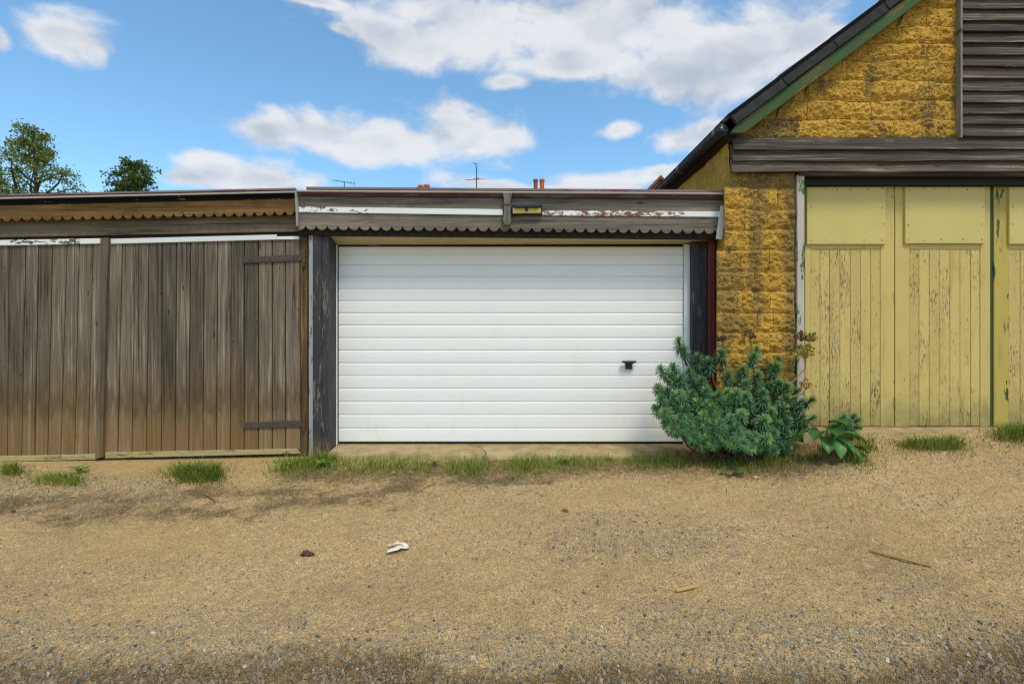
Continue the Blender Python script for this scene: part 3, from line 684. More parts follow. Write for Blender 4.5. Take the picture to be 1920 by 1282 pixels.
# up-and-over door
ys_ = [462.2, 477, 497, 518.5, 541, 563.5, 586.5, 609.5, 633, 656.5, 680, 704, 728, 752.5, 777, 802, 828]
g = Geo(); g.box(wx(629, YD), wx(1283, YD), YD + .022, YD + .05, wz(833, YD), wz(459.6, YD))
dr = build('garage_door', g, M_doorgap, gar)
dx0, dx1 = wx(635.2, YD), wx(1280.2, YD)
for a_, c_ in zip(ys_[:-1], ys_[1:]):
    zt_, zb0 = wz(a_, YD), wz(c_, YD); h = zt_ - zb0
    prof = [(.012, 0.0), (.007, .001), (.0015, .0035), (0, .010), (-.0012, h * .5), (0, h - .020), (.002, h - .012), (.006, h - .004), (.009, h - .0025), (.012, h)]
    v = []; n = len(prof)
    for x in (dx0, dx1): v += [(x, YD + q[0], zb0 + q[1]) for q in prof]
    g = Geo(); g.add(v, [(i, n + i, n + i + 1, i + 1) for i in range(n - 1)]); build('slat', g, M_door, dr)
g = Geo().box(dx0, dx1, YD + .002, YD + .03, wz(831.5, YD), wz(828.6, YD)); build('bottom_gap_strip', g, M_doorgap, dr)  # black strip painted in for the dark gap below the slats
cx_, cz_ = at(1178, 680, YD)
g = Geo()
g.slab([at(1172.5, 678, YD), at(1184, 678, YD), at(1184, 691.5, YD), at(1172.5, 691.5, YD)], YD - .03, YD - .0015, .006)
hw_ = .078; prof = [(-hw_, .006), (-hw_ * .93, -.004), (-hw_ * .6, -.012), (-.03, -.022), (.03, -.022), (hw_ * .6, -.012), (hw_ * .93, -.004), (hw_, .006), (hw_ * .9, .016), (-hw_ * .9, .016)]
g.slab([(cx_ + a, cz_ + .008 + c) for a, c in prof], YD - .062, YD - .028, .007)
g.slab([(cx_ - .004, cz_ - .045), (cx_ + .004, cz_ - .045), (cx_ + .004, cz_ - .03), (cx_ - .004, cz_ - .03)], YD - .033, YD - .031, .0005, 1)
build('handle', g, [M_bplastic, M_steel], dr)

# solar lamp on the fascia
lx, lz = at(987.5, 395, YF)
lamp = thing('solar_lamp', 'small black solar wall lamp with yellow lens beside the grey wooden bracket', 'wall lamp', (lx, YF - .015, lz - .05))
g = Geo().slab([at(959.5, 386, YF), at(1016.3, 386, YF), at(1016.3, 404, YF), at(959.5, 404.5, YF)], YF - .045, YF - .0145, .004); build('housing', g, M_bplastic, lamp)
q = [at(961.5, 386.5, YF), at(1015, 386.5, YF), at(1009.5, 392, YF), at(966, 392, YF)]
g = Geo(); v = [(p[0], YF - y_, p[1]) for p, y_ in zip(q, (.047, .047, .075, .075))] + [(p[0], YF - .044, p[1] - .002) for p in q]
g.add(v, [(0, 3, 2, 1), (4, 5, 6, 7), (0, 1, 5, 4), (1, 2, 6, 5), (2, 3, 7, 6), (3, 0, 4, 7)]); build('solar_panel', g, M_glass, lamp)
g = Geo().slab([at(961.3, 392.5, YF), at(1013.6, 392.5, YF), at(1013.6, 402, YF), at(961.3, 402.4, YF)], YF - .056, YF - .046, .004); build('lens', g, M_brass, lamp)
g = Geo(); c = at(987, 395, YF); g.slab([at(984, 392.5, YF), at(990, 392.5, YF), at(989.5, 398, YF), at(984.5, 398, YF)], YF - .066, YF - .0565, .003)
build('motion_sensor', g, M_bplastic, lamp)

# ------------------------------------------------------------------ barn of yellow earth blocks
YB = 5.126
barn = thing('barn', 'yellow earth block barn with green bargeboard, dark weatherboards and yellow folding doors', 'barn', (4.5, 5.4, .25))
XR = 10.6; XC = 2.2
ex, ez = at(1387, 258, YB); tx_, tz_ = at(1732, 0, YB); SL = (tz_ - ez) / (tx_ - ex); RX = 6.4; RZ = ez + SL * (RX - ex)
def zroof(x): return ez + SL * (x - ex) if x < RX else RZ - SL * (x - RX)
g = Geo()
g.slab([(XC, .0), (wx(1494, YB), .0), (wx(1494, YB), wz(322, YB)), (XC, wz(322, YB))], YB + .035, YB + .3)
g.slab([(XC, wz(322, YB)), (2 * RX - XC, wz(322, YB)), (2 * RX - XC, ez - .02), (XC, ez - .02)], YB + .035, YB + .3)
g.slab([(ex - .1, ez - .02), (2 * RX - ex + .1, ez - .02), (RX, RZ + .075)], YB + .035, YB + .3)
g.slab([(6.86, .0), (2 * RX - XC, .0), (2 * RX - XC, wz(322, YB)), (6.86, wz(322, YB))], YB + .035, YB + .3)
g.box(2 * RX - XC - .3, 2 * RX - XC, YB + .3, 15, -.1, ez); g.box(XC + .3, 2 * RX - XC - .3, 14.7, 15, -.1, ez)
g.slab([(ex, ez), (2 * RX - ex, ez), (RX, RZ)], 14.7, 15)
build('wall', g, M_mortar, barn)
# side wall above the garage roof, rough
Yv, Zv = np.meshgrid(np.concatenate([np.linspace(YB + .02, 8.5, 190), np.linspace(8.6, 15, 30)]), np.linspace(-.1, 3.32, 150))
dsp = .020 * fbm(Yv * 7, Zv * 7, 0, 5, 4, .6) + .02 * fbm(Yv * 1.5, Zv * 4, 0, 6, 2)
nn = Yv.shape; idx = np.arange(Yv.size).reshape(nn)
FA = np.stack([idx[:-1, :-1], idx[1:, :-1], idx[1:, 1:], idx[:-1, 1:]], -1).reshape(-1, 4)
link('side_wall', np_mesh('side_wall', np.stack([XC - .01 + dsp - (0), Yv - 5.4, Zv], -1).reshape(-1, 3) - np.array([XC, 0, 0]), FA, False), M_cobside, barn, (XC, 5.4, 0))
def rough_block(xl0, xl1, xr0, xr1, z0, z1, seed, m, bulge=.016, wrap=False):
    """earth block: xl0/xl1 = left edge at its foot/head; pillowed crumbling front"""
    w = max(xr0 - xl0, xr1 - xl1); nu, nv = max(4, int(w / .0085)), max(4, int((z1 - z0) / .0085))
    U, Vv = np.meshgrid(np.linspace(0, 1, nu), np.linspace(0, 1, nv))
    xl, xr = xl0 + (xl1 - xl0) * Vv, xr0 + (xr1 - xr0) * Vv
    x = xl + (xr - xl) * U; z = z0 + (z1 - z0) * Vv
    for zr, wt in ((z0, 1 - Vv), (z1, Vv)):        # courses wander
        z = z + wt * .030 * fbm(x * 3.1, np.round(zr * 12.0), 0, 17, 3)
    eh, ev = np.minimum(U, 1 - U) * w / .022, np.minimum(Vv, 1 - Vv) * (z1 - z0) / .034
    dep = .55 + .9 * vnoise(x * 6, z * 2 + seed, 0, 19)
    pil = 1 - np.clip(np.maximum((1 - sstep(ev)) * (.75 + dep * .5), (1 - sstep(eh)) * np.clip(dep - .15, 0, 1)), 0, 1)
    nzv = fbm(x * 16, z * 19, .37, 5, 4, .70)
    big = fbm(x * 4.2, z * 6.0, 3.3, 8, 2)
    y = YB + .030 - bulge * (.25 + .75 * pil) * (1 + .7 * big) - .030 * nzv * (.6 + .4 * pil) - .018 * big
    er = (1 - pil) * .010
    x = x + er * vnoise(x * 20, z * 20, 1.7, 9); z = z + er * 1.3 * vnoise(x * 20, z * 20, 5.1, 10)
    # rim returns to the mortar face
    P = np.stack([x, y, z], -1); n = P.shape[:2]; idx = np.arange(x.size).reshape(n)
    FA = [np.stack([idx[:-1, :-1], idx[:-1, 1:], idx[1:, 1:], idx[1:, :-1]], -1).reshape(-1, 4)]
    rim = np.concatenate([idx[0, :], idx[1:, -1], idx[-1, -2::-1], idx[-2:0:-1, 0]])
    back = P.reshape(-1, 3)[rim].copy(); back[:, 1] = YB + .045
    k = len(rim); bi = x.size + np.arange(k); FA.append(np.stack([rim, bi, np.roll(bi, -1), np.roll(rim, -1)], -1))
    Vx = np.concatenate([P.reshape(-1, 3), back]); c = np.array([Vx[:, 0].mean(), YB, Vx[:, 2].min()])
    return link('block', np_mesh('block', Vx - c, np.concatenate(FA), False), m, barn, c)
seed = 0
# pier beside the garage
rows = [318, 352, 391, 430, 468, 508, 546, 585, 622, 660, 698, 740]
for i in range(len(rows) - 1):
    z1, z0 = wz(rows[i], YB) - .002, wz(rows[i + 1], YB) + .004
    left = wx(1371 if rows[i] < 345 else (1360 if rows[i] < 440 else 1346), YB); right = wx(1492, YB)
    cuts = [left, wx(random.uniform(1412, 1424), YB), wx(random.uniform(1452, 1462), YB), right] if i % 2 else [left, wx(random.uniform(1390, 1400), YB), wx(random.uniform(1436, 1446), YB), right]
    for k in range(3):
        seed += 1; rough_block(cuts[k] + .002, cuts[k] + .002, cuts[k + 1] - .002, cuts[k + 1] - .002, z0, z1, seed, M_mortar if i == 0 else M_cob)
# gable
rows = [-20, 11, 46, 80, 112, 150, 186, 222, 259]
for i in range(len(rows) - 1):
    z1, z0 = wz(rows[i], YB) - .002, wz(rows[i + 1], YB) + .004
    sx = lambda z: ex + (z - ez) / SL - .07
    right = wx(1797, YB); x = right; bw = wx(random.uniform(1010, 1034), YB) if i % 2 else wx(random.uniform(990, 1000), YB)
    edges = [right]
    while x - bw > sx(z0) + .14:
        x -= bw; edges.append(x); bw = wx(CX + random.uniform(54, 66), YB)
    for k in range(len(edges)):
        r_ = edges[k]
        if k + 1 < len(edges): l0 = l1 = edges[k + 1]; l1 = max(l1, sx(z1)); l0 = max(l0, sx(z0))
        else: l0, l1 = sx(z0), sx(z1)
        if r_ - l1 < .03: l1 = r_ - .03
        if l1 - l0 > .25 and r_ - l1 < .04 and False: continue
        seed += 1; rough_block(l0 + .002, l1 + .002, r_ - .002, r_ - .002, z0, z1, seed, M_mortar if (i == 7 and k > 4) else M_cob)
# weatherboards: leaning, lapped
def wboard(name, x0, x1, ya, yb, m, Y=YB, end=None, sag=0.0):
    n = 24; xs = np.linspace(x0, x1, n); v = []; f = []
    zt0, zb0 = wz(ya, Y), wz(yb, Y); sd_ = random.random() * 50
    for x in xs:
        w = .015 * float(fbm(x * 1.6, sd_, 0, 2, 3)); w2 = .018 * float(fbm(x * 2.1, sd_ + 9, 0, 2, 3))
        v += [(x, Y - .012, zt0 + .012), (x, Y - .050 + w2, zb0 + w), (x, Y - .020 + w2, zb0 + w - .001), (x, Y + .012, zt0 + .012)]
    for i in range(n - 1):
        for k in range(4): f.append((i * 4 + k, i * 4 + (k + 1) % 4, i * 4 + 4 + (k + 1) % 4, i * 4 + 4 + k))
    f += [(3, 2, 1, 0), tuple((n - 1) * 4 + k for k in range(4))]
    g = Geo(); g.add(v, f); return build(name, g, m, barn)
for (ya, yb, xl) in ((261, 283, 1375), (283, 304, 1373), (304, 324, 1372)):
    wboard('weatherboard', wx(xl, YB - .03), 8.3, ya, yb, M_board)
ub = [-62, -41, -20, 0.5, 21, 43, 65, 85, 107, 129, 152, 174, 196, 216, 236, 258.5]
for a_, c_ in zip(ub[:-1], ub[1:]):
    wboard('weatherboard', wx(1803, YB - .03), 7.6, a_, c_, M_board)
g = Geo().slab(quad(1799, 1802.8, -70, 259, YB - .03), YB - .045, YB + .02); build('corner_batten', g, M_bracket, barn)
g = Geo().slab(quad(1497, 2150, 324, 330, YB), YB - .01, YB + .03); build('lath', g, M_board, barn)
g = Geo().box(wx(1495, YB), 6.84, 5.19, 5.42, wz(352, 5.3), wz(322, 5.19)); build('lintel', g, M_gdark, barn)
# roof, verge, bargeboard
def slope_pts(px0, py0, px1, py1, Y): return at(px0, py0, Y), at(px1, py1, Y)
nrm = Vector((-SL, 1)).normalized(); dirv = Vector((1, SL)).normalized()
def along(s_, off, ): p = Vector((ex, ez)) + dirv * s_ + nrm * off; return (p.x, p.y)
LEN = (Vector((RX, RZ)) - Vector((ex, ez))).length
g = Geo(); th = .028
for sgn in (1, -1):
    A = [along(-.10, .205), along(LEN + .14, .205), along(LEN + .14, .235), along(-.10, .235)]
    if sgn < 0: A = [(2 * RX - p[0], p[1]) for p in A]
    g.slab(A, YB - .10, 15.2, .003)
build('roof', g, M_slate, barn)
s0 = -.02; k = 0
while s0 < LEN:
    s1 = min(s0 + .62, LEN + .12); o = .004 * (k % 2)
    g = Geo().slab([along(s0, .118 + o), along(s1 - .006, .115 + o), along(s1 - .006, .204), along(s0, .204)], YB - .135, YB - .101, .006)
    g.slab([along(s0, .2355), along(s1 - .006, .2355), along(s1 - .006, .246), along(s0, .249 + o)], YB - .135, YB + .25, .004)
    build('verge_tile', g, M_slate, barn); s0 = s1; k += 1
g = Geo().slab([(ex - .135, ez + .004), (ex, ez + .004), along(LEN, 0), along(LEN + .08, .116), along(-.012, .116)], YB - .105, YB - .056, .004)
build('bargeboard', g, M_green, barn)
g = Geo().slab([(2 * RX - p[0], p[1]) for p in (along(0, 0), along(LEN, 0), along(LEN + .08, .127), along(0, .127))], YB - .105, YB - .056, .004)
build('bargeboard', g, M_green, barn)
# gutter along the eave
gxx, gzz = 2.065, 3.27
g = Geo()
g.tube([(gxx, YB - .10, gzz), (gxx, 14.8, gzz - .03)], .056, 14)
build('gutter', g, M_gutter, barn, True)
for yy in (YB - .09, 6.15, 7.4): build('gutter_joint', Geo().tube([(gxx, yy, gzz), (gxx, yy + .10, gzz)], .064, 14), M_gutter, barn, True)
g = Geo(); g.add([(gxx + .045, YB - .02, gzz - .06), (XC + .03, YB - .02, gzz - .1), (XC + .03, 14.8, gzz - .1), (gxx + .045, 14.8, gzz - .06), (gxx + .045, YB - .02, gzz + .04), (XC + .03, YB - .02, gzz + .02), (XC + .03, 14.8, gzz + .02), (gxx + .045, 14.8, gzz + .04)],
              [(0, 3, 2, 1), (4, 5, 6, 7), (0, 1, 5, 4), (1, 2, 6, 5), (2, 3, 7, 6), (3, 0, 4, 7)]); build('eave_board', g, M_dark, barn)
# door post and folding doors
YDR = 5.265
g = Geo().box(wx(1495, YB + .0), wx(1509, YB), YB + .002, YB + .11, .05, wz(327, YB), ch=.005); build('door_post', g, M_gpost, barn)
def barn_door(x0, x1, px0, px1, bs, pnl, stile_mat, split=None):
    zb0 = wz(799.5, YDR); zt0 = wz(349, YDR); A = lambda p: wx(p, YDR)
    g = Geo()
    g.box(A(x0), A(x1), YDR + .018, YDR + .04, zb0, zt0)
    g.box(A(x0), A(px0), YDR, YDR + .0175, zb0, zt0, mi=1); g.box(A(px1), A(x1), YDR, YDR + .0175, zb0, zt0)
    g.box(A(px0) + .001, A(px1) - .001, YDR + .001, YDR + .0175, wz(467, YDR), wz(440, YDR)); g.box(A(px0) + .001, A(px1) - .001, YDR + .001, YDR + .0175, wz(370, YDR), zt0)
    d_ = build('barn_door', g, [M_yframe, stile_mat], barn)
    for i in range(len(bs) - 1):
        e = random.uniform(0, .002)
        q = Geo().slab([(A(bs[i]) + .0012, zb0 + random.uniform(0, .006)), (A(bs[i + 1]) - .0012, zb0 + random.uniform(0, .006)), (A(bs[i + 1]) - .0012, wz(467.8, YDR)), (A(bs[i]) + .0012, wz(467.8, YDR))], YDR + .004 + e, YDR + .0175, .0035)
        build('plank', q, M_yellow, d_)
    Yp = YDR - .025; a0, a1, p0, p1 = pnl
    g = Geo().slab(quad(a0, a1, p0, p1, Yp), Yp, YDR - .001, .004)
    sc = [(a0 + (a1 - a0) * t, p1 - 7) for t in (.04, .23, .46, .73, .96)] + [(a0 + (a1 - a0) * t, p0 + q_) for t in (.04, .96) for q_ in (38, 71)] + [(a0 + (a1 - a0) * t, p0 + 4) for t in (.05, .23, .38, .55, .78, .95)]
    for (sx_, sy_) in sc:
        c = at(sx_ + random.uniform(-1.5, 1.5), sy_ + random.uniform(-1.5, 1.5), Yp); r_ = random.uniform(.0045, .0075)
        g.tube([(c[0], Yp - .0012, c[1]), (c[0], Yp + .001, c[1])], r_, 7, 1)
    build('plywood_panel', g, [M_panel, M_screw], d_)
    return d_
d1 = barn_door(1509.5, 1677, 1520, 1651, [1520, 1538, 1556, 1575.5, 1595, 1614, 1633, 1651], (1513, 1661, 350.5, 458), M_yframe)
d2 = barn_door(1678.5, 1857, 1705, 1838, [1705, 1724, 1743, 1762, 1782, 1801, 1821, 1838], (1697.5, 1847, 350.5, 456.5), M_yframe)
d3 = barn_door(1864, 2043, 1891.5, 2020, [1891.5, 1914, 1932, 1951, 1970, 1988, 2004, 2020], (1893, 2022, 350.5, 457.5), M_ystile)
d4 = barn_door(2045, 2215, 2058, 2190, [2058, 2076, 2094, 2112, 2130, 2150, 2170, 2190], (2050, 2200, 350.5, 457.5), M_yframe)
for d_, hx, hys in ((d1, 1677.8, (365, 555, 752)),):
    for hy in hys:
        c = at(hx, hy, YDR)
        g = Geo()
        for k in range(4): g.tube([(c[0], YDR - .007, c[1] - .05 + k * .026), (c[0], YDR - .007, c[1] - .027 + k * .026)], .0095, 8)
        build('hinge', g, M_yframe, d_)
g = Geo().box(wx(1857.6, YDR), wx(1863.4, YDR), YDR + .012, YDR + .05, wz(800, YDR), wz(349, YDR)); build('meeting_strip', g, plain('dark green paint', (52, 76, 54), .7, .2), barn)
g = Geo(); xs = np.linspace(wx(1500, YB), 8.3, 70); v = []; f = []
for x in xs:
    e = .03 * float(fbm(x * 4, 1.0, 0, 13, 3)); gzv = float(ground(x, 5.0))
    v += [(x, 5.40, .312), (x, 5.19, .306), (x, 5.09 + e, .285 + .008 * float(fbm(x * 6, 3., 0, 2, 3))), (x, 5.05 + 1.5 * e, min(gzv, .28) - .08)]
for i in range(len(xs) - 1):
    for k in range(3): f.append((i * 4 + k, i * 4 + k + 1, i * 4 + 5 + k, i * 4 + 4 + k))
g.add(v, f); build('threshold', g, M_conc, barn)

# ------------------------------------------------------------------ houses behind, with chimneys and aerials
def house(name, label, x, y, w, dpt, eave, ridge, wall_m, chim=None, pots=(), gable_front=False):
    t = thing('house', label, 'house', (x, y, -.3))
    g = Geo()
    if gable_front:
        g.slab([(x - w / 2, -.3), (x + w / 2, -.3), (x + w / 2, eave), (x, ridge), (x - w / 2, eave)], y, y + dpt, .01)
    else:
        g.box(x - w / 2, x + w / 2, y, y + dpt, -.3, eave, ch=.01)
        for xx in (x - w / 2, x + w / 2 - .2):
            g.add([(xx, y, eave), (xx, y + dpt, eave), (xx, y + dpt / 2, ridge - .06), (xx + .2, y, eave), (xx + .2, y + dpt, eave), (xx + .2, y + dpt / 2, ridge - .06)], [(0, 2, 1), (3, 4, 5), (0, 3, 5, 2), (1, 2, 5, 4), (0, 1, 4, 3)])
    build('wall', g, wall_m, t)
    g = Geo()
    if gable_front:
        for sg in (-1, 1):
            g.slab([(x, ridge + .02), (x, ridge + .20), (x + sg * (w / 2 + .3), eave - .05 + .12 - .3 * (ridge - eave) / (w / 2)), (x + sg * (w / 2 + .3), eave - .05 - .3 * (ridge - eave) / (w / 2))], y - .2, y + dpt + .2, .01)
    else:
        ym = y + dpt / 2
        for sg in (-1, 1):
            ye = ym + sg * (dpt / 2 + .35); ze = eave - .2
            v = []
            for xx in (x - w / 2 - .2, x + w / 2 + .2): v += [(xx, ym, ridge), (xx, ym, ridge + .14), (xx, ye, ze + .1), (xx, ye, ze)]
            g.add(v, [(0, 1, 5, 4), (1, 2, 6, 5), (2, 3, 7, 6), (3, 0, 4, 7), (0, 3, 2, 1), (4, 5, 6, 7)])
    build('roof', g, M_tile, t)
    if chim:
        cx0, cx1, cy, ctop = chim
        g = Geo().box(cx0, cx1, cy - .25, cy + .35, ridge - 1.2, ctop - .15, ch=.01); g.box(cx0 - .05, cx1 + .05, cy - .3, cy + .4, ctop - .149, ctop, ch=.01)
        ch = build('chimney', g, M_brick, t)
        for (px_, h, r_, m) in pots:
            build('chimney_pot', Geo().tube([(px_, cy, ctop), (px_, cy, ctop + h - .12), (px_, cy, ctop + h - .12), (px_, cy, ctop + h)], [r_, r_ * .92, r_ * 1.16, r_ * 1.12], 14), m, ch)
    return t
DY = 30.0
hx = wx(1010, DY); zc = wz(358, DY)
house('house', 'far brick house showing one tall red and one orange chimney pot over the garage roof', hx + .5, 27.5, 8, 5, 5.2, 8.2, M_brick, (wx(995, DY), wx(1026, DY), DY, zc),
      [(wx(1004.3, DY), .66, .125, M_terra2), (wx(1016.3, DY), .67, .135, M_terra)])
hx = wx(795, DY); zc = wz(362, DY)
house('house', 'far brick house showing three short orange chimney pots over the garage roof', hx - .5, 27.5, 9, 5, 5.2, 8.2, M_brick, (wx(776, DY), wx(812, DY), DY, zc),
      [(wx(783, DY), .32, .11, M_terra2), (wx(789, DY), .44, .15, M_terra), (wx(800.5, DY), .47, .15, M_terra)])
DG = 25.0
house('house', 'red brick house gable peeping between the garage roof and the black gutter', wx(1237, DG), DG, 6.4, 8, 5.6, wz(338, DG), M_brick, gable_front=True)
house('house', 'far rendered house hidden below the garage roof under the low aerial', wx(650, 36), 34, 7.5, 5, 6.0, 9.6, M_render_)
def aerial(label, px, py0, py1, Y, parts):
    x = wx(px, Y); z0, z1 = wz(py0, Y), wz(py1, Y)
    t = thing('television_aerial', label, 'aerial', (x, Y, z0))
    build('mast', Geo().tube([(x, Y, z0), (x, Y, z1)], .035, 8), M_alu, t)
    for (kind, data) in parts:
        if kind == 'boom':
            (p0, p1, dy) = data; a_, c_ = at(*p0, Y), at(*p1, Y)
            build('boom', Geo().tube([(a_[0], Y + dy, a_[1]), (c_[0], Y - dy, c_[1])], .024, 6), M_alu, t)
        else:
            for (pc, yc, hl, tl, off) in data:
                a_, c_ = at(pc - hl, yc + tl, Y), at(pc + hl, yc - tl, Y)
                build('element', Geo().tube([(a_[0], Y + off, a_[1]), (c_[0], Y + off, c_[1])], .0085 if hl > 6 else .012, 5), M_alu, t)
aerial('tall grey television aerial with two slanting booms standing beyond the garage roof', 893.5, 372, 312, 30.2,
       [('boom', ((888, 301), (895, 313), .5)), ('boom', ((884, 329), (900, 342), .8)),
        ('element', [(887, 331.5, 14, .8, .5), (890, 334, 19, .8, .25), (893, 337, 22, 1.0, 0), (896, 339, 22, 1.0, -.25), (899, 341.5, 24, 1.2, -.5)]),
        ('element', [(889, 303, 4, -2, .4), (890.5, 306, 4, -2, .2), (892, 309, 5, -2.5, 0)])])
aerial('low thin television aerial with one long boom near the shed roof joint', 645.5, 380, 342, 36.3,
       [('boom', ((622, 337), (666, 345), .1)), ('element', [(632, 338.8, .4, 2.2, .05), (638, 340, .4, 2.2, 0), (651, 342.3, .4, 2.4, 0), (658, 343.6, .4, 2.4, 0), (665, 344.8, .4, 4.0, -.05)])])

# ------------------------------------------------------------------ trees beyond the shed
def tree(label, px, Y, top, base_r, seed, nl, crown_lo, shape, leaf, dense=1.0, tints=None):
    rs = np.random.default_rng(seed); x = wx(px, Y); H = wz(top, Y)
    t = thing('tree', label, 'tree', (x, Y, -.4))
    g = Geo(); n = 12; tp = []
    for i in range(n + 1):
        u = i / n; tp.append(Vector((x + .25 * math.sin(u * 4 + seed) * u, Y + .2 * math.cos(u * 3 + seed) * u, -.4 + (H - .1 + .4) * u)))
    g.tube(tp, [max(.018, base_r * (1 - i / n) ** 1.15 + .012) for i in range(n + 1)], 8)
    ends = []
    nb = int(46 * dense)
    for k in range(nb):
        u = crown_lo + (1 - crown_lo) * (k + rs.random()) / nb; f = u * n; i = min(int(f), n - 1); p0 = tp[i].lerp(tp[i + 1], f - i)
        a = k * 2.4 + rs.random() * .8; L = shape((u - crown_lo) / (1 - crown_lo)) * (.72 + .45 * rs.random())
        dirn = Vector((math.cos(a), math.sin(a), .35 + .5 * u + .25 * rs.standard_normal())).normalized()
        pts = [p0]; d_ = dirn.copy(); m = 5
        for q in range(m):
            d_ = (d_ + Vector((rs.standard_normal(), rs.standard_normal(), rs.standard_normal() - .12)) * .16).normalized(); pts.append(pts[-1] + d_ * (L / m))
        r0 = max(.012, .035 * L); g.tube(pts, [r0 * (1 - q / (m + .6)) for q in range(m + 1)], 5, caps=False)
        for q in range(2, m + 1):
            for _ in range(2):
                dd = Vector((rs.standard_normal(), rs.standard_normal(), .5 * rs.standard_normal() + .1)).normalized(); e = pts[q] + dd * (.16 + .24 * L * rs.random())
                g.tube([pts[q], (pts[q] + e) / 2 + Vector((0, 0, .03)), e], [.010, .007, .004], 4, caps=False); ends.append(e)
        ends.append(pts[-1])
    build('trunk', g, M_bark, t)
    E = np.array(ends); ci = rs.integers(0, len(E), nl); w = .6 + .8 * rs.random(len(E))
    C = E[ci] + rs.standard_normal((nl, 3)) * np.array([.17, .17, .11]) * w[ci][:, None] * dense ** .3
    s_ = leaf * (.6 + .7 * rs.random(nl)); A = rs.standard_normal((nl, 3)); A[:, 2] *= .6; A /= np.linalg.norm(A, axis=1)[:, None]
    B = np.cross(A, rs.standard_normal((nl, 3))); B /= np.linalg.norm(B, axis=1)[:, None]
    V = np.stack([C - A * s_[:, None], C - B * s_[:, None] * .55, C + A * s_[:, None], C + B * s_[:, None] * .55], 1)
    tints = np.array(tints); cl = tints[rs.integers(0, len(tints), nl)] * (.75 + .5 * rs.random((nl, 1)))
    c = np.array([x, Y, H * .5])
    link('crown', np_mesh('crown', V.reshape(-1, 3) - c, np.arange(nl * 4).reshape(-1, 4), False, np.repeat(cl, 4, 0)), M_leaf, t, c)
G1 = [lin(98, 118, 50), lin(112, 130, 60), lin(84, 104, 46), lin(126, 136, 72), lin(106, 106, 56)]
G2 = [lin(80, 108, 46), lin(96, 122, 52), lin(68, 94, 42), lin(106, 128, 60)]
tree('tall airy tree with thin sunlit foliage beyond the shed roof', 57, 27, 244, .24, 5, 8600, .40, lambda u: 4.6 * (1 - u) ** 1.0 + .30, .078, 1.15, G1)
tree('small dark bushy tree standing alone behind the shed roof', 258, 31, 310, .2, 8, 4600, .70, lambda u: 1.6 * (1 - u) ** .6 + .35, .095, .8, G2)
tree('half hidden dark tree beside the tall airy tree', -45, 30, 300, .22, 13, 12000, .5, lambda u: 2.4 * (1 - u) ** .6 + .5, .10, 1.0, G2)

# ------------------------------------------------------------------ plants
def leaf_fan(rs, n, rad, up_len, cols, tipcol, wid):
    """one spurge head: narrow leaves set in a spiral round the top of a stem (stem along +Z, tip at the origin)"""
    V, FA, CL = [], [], []
    for i in range(n):
        u = i / n; a = i * 2.39996 + rs.normal() * .1
        z0 = -up_len * (1 - u); el = R(-38 + 104 * u ** 1.35) + rs.normal() * .10
        L = rad * (1.0 - .42 * u ** 3) * (.82 + .3 * rs.random()); w = wid * (1 - .3 * u)
        d_ = np.array([math.cos(a) * math.cos(el), math.sin(a) * math.cos(el), math.sin(el)]); s_ = np.array([-math.sin(a), math.cos(a), 0])
        o = np.array([0, 0, z0]) + d_ * .006; dr = np.array([0, 0, -1.0])
        p1 = o + d_ * L * .62; p2 = o + d_ * L + dr * L * .10
        k = len(V); V += [o - s_ * w * .35, o + s_ * w * .35, p1 - s_ * w * .55, p1 + s_ * w * .55, p2 + s_ * w * .30, p2 - s_ * w * .30]
        FA += [(k, k + 1, k + 3, k + 2), (k + 2, k + 3, k + 4, k + 5)]
        c = np.array(cols[rs.integers(len(cols))]) * (.8 + .4 * rs.random()); c = c * (1 - u ** 2.2) + np.array(tipcol) * u ** 2.2
        CL += [c * .95, c * .95, c, c, c * 1.12, c * 1.12]
    return V, FA, CL
def mixmesh(name, V, FA, CL):
    me = bpy.data.meshes.new(name); me.from_pydata([tuple(p) for p in V], [], [tuple(dict.fromkeys(f)) for f in FA])
    at_ = me.color_attributes.new('Col', 'FLOAT_COLOR', 'POINT'); c = np.ones((len(V), 4), np.float32); c[:, :3] = np.array(CL); at_.data.foreach_set('color', c.ravel()); me.update()
    return me
rs = np.random.default_rng(4)
SP = [lin(62, 104, 74), lin(74, 112, 78), lin(44, 76, 50), lin(92, 128, 96)]
heads = [mixmesh('leaf_rosette', *leaf_fan(rs, int(rs.integers(104, 128)), .073 + .012 * rs.random(), .050 + .05 * rs.random(), SP, lin(132, 168, 92) if k % 3 == 0 else lin(104, 146, 88), .0105)) for k in range(8)]
for h in heads: h.materials.append(M_spurge)
V, FA, CL = [], [], []
def dry_mesh(rs, n, L):
    V, FA, CL = [], [], []
    for i in range(n):
        a = rs.random() * 6.283; el = R(-70 + 60 * rs.random()); d_ = np.array([math.cos(a) * math.cos(el), math.sin(a) * math.cos(el), math.sin(el)]); s_ = np.array([-math.sin(a), math.cos(a), 0])
        o = np.array([0, 0, -.09 - .12 * rs.random()]); l = L * (.6 + .6 * rs.random()); k = len(V)
        V += [o - s_ * .003, o + s_ * .003, o + d_ * l * .6 + s_ * .004, o + d_ * l * .6 - s_ * .004, o + d_ * l + np.array([0, 0, -.02])]
        FA += [(k, k + 1, k + 2, k + 3), (k + 3, k + 2, k + 4)]
        c = np.array([lin(176, 142, 48), lin(150, 110, 52), lin(112, 80, 44), lin(96, 70, 42)][rs.integers(4)]); CL += [c] * 5
    return mixmesh('dry_leaves', V, FA, CL)
dries = [dry_mesh(rs, 16, .065) for _ in range(3)]
for h in dries: h.materials.append(M_dry)
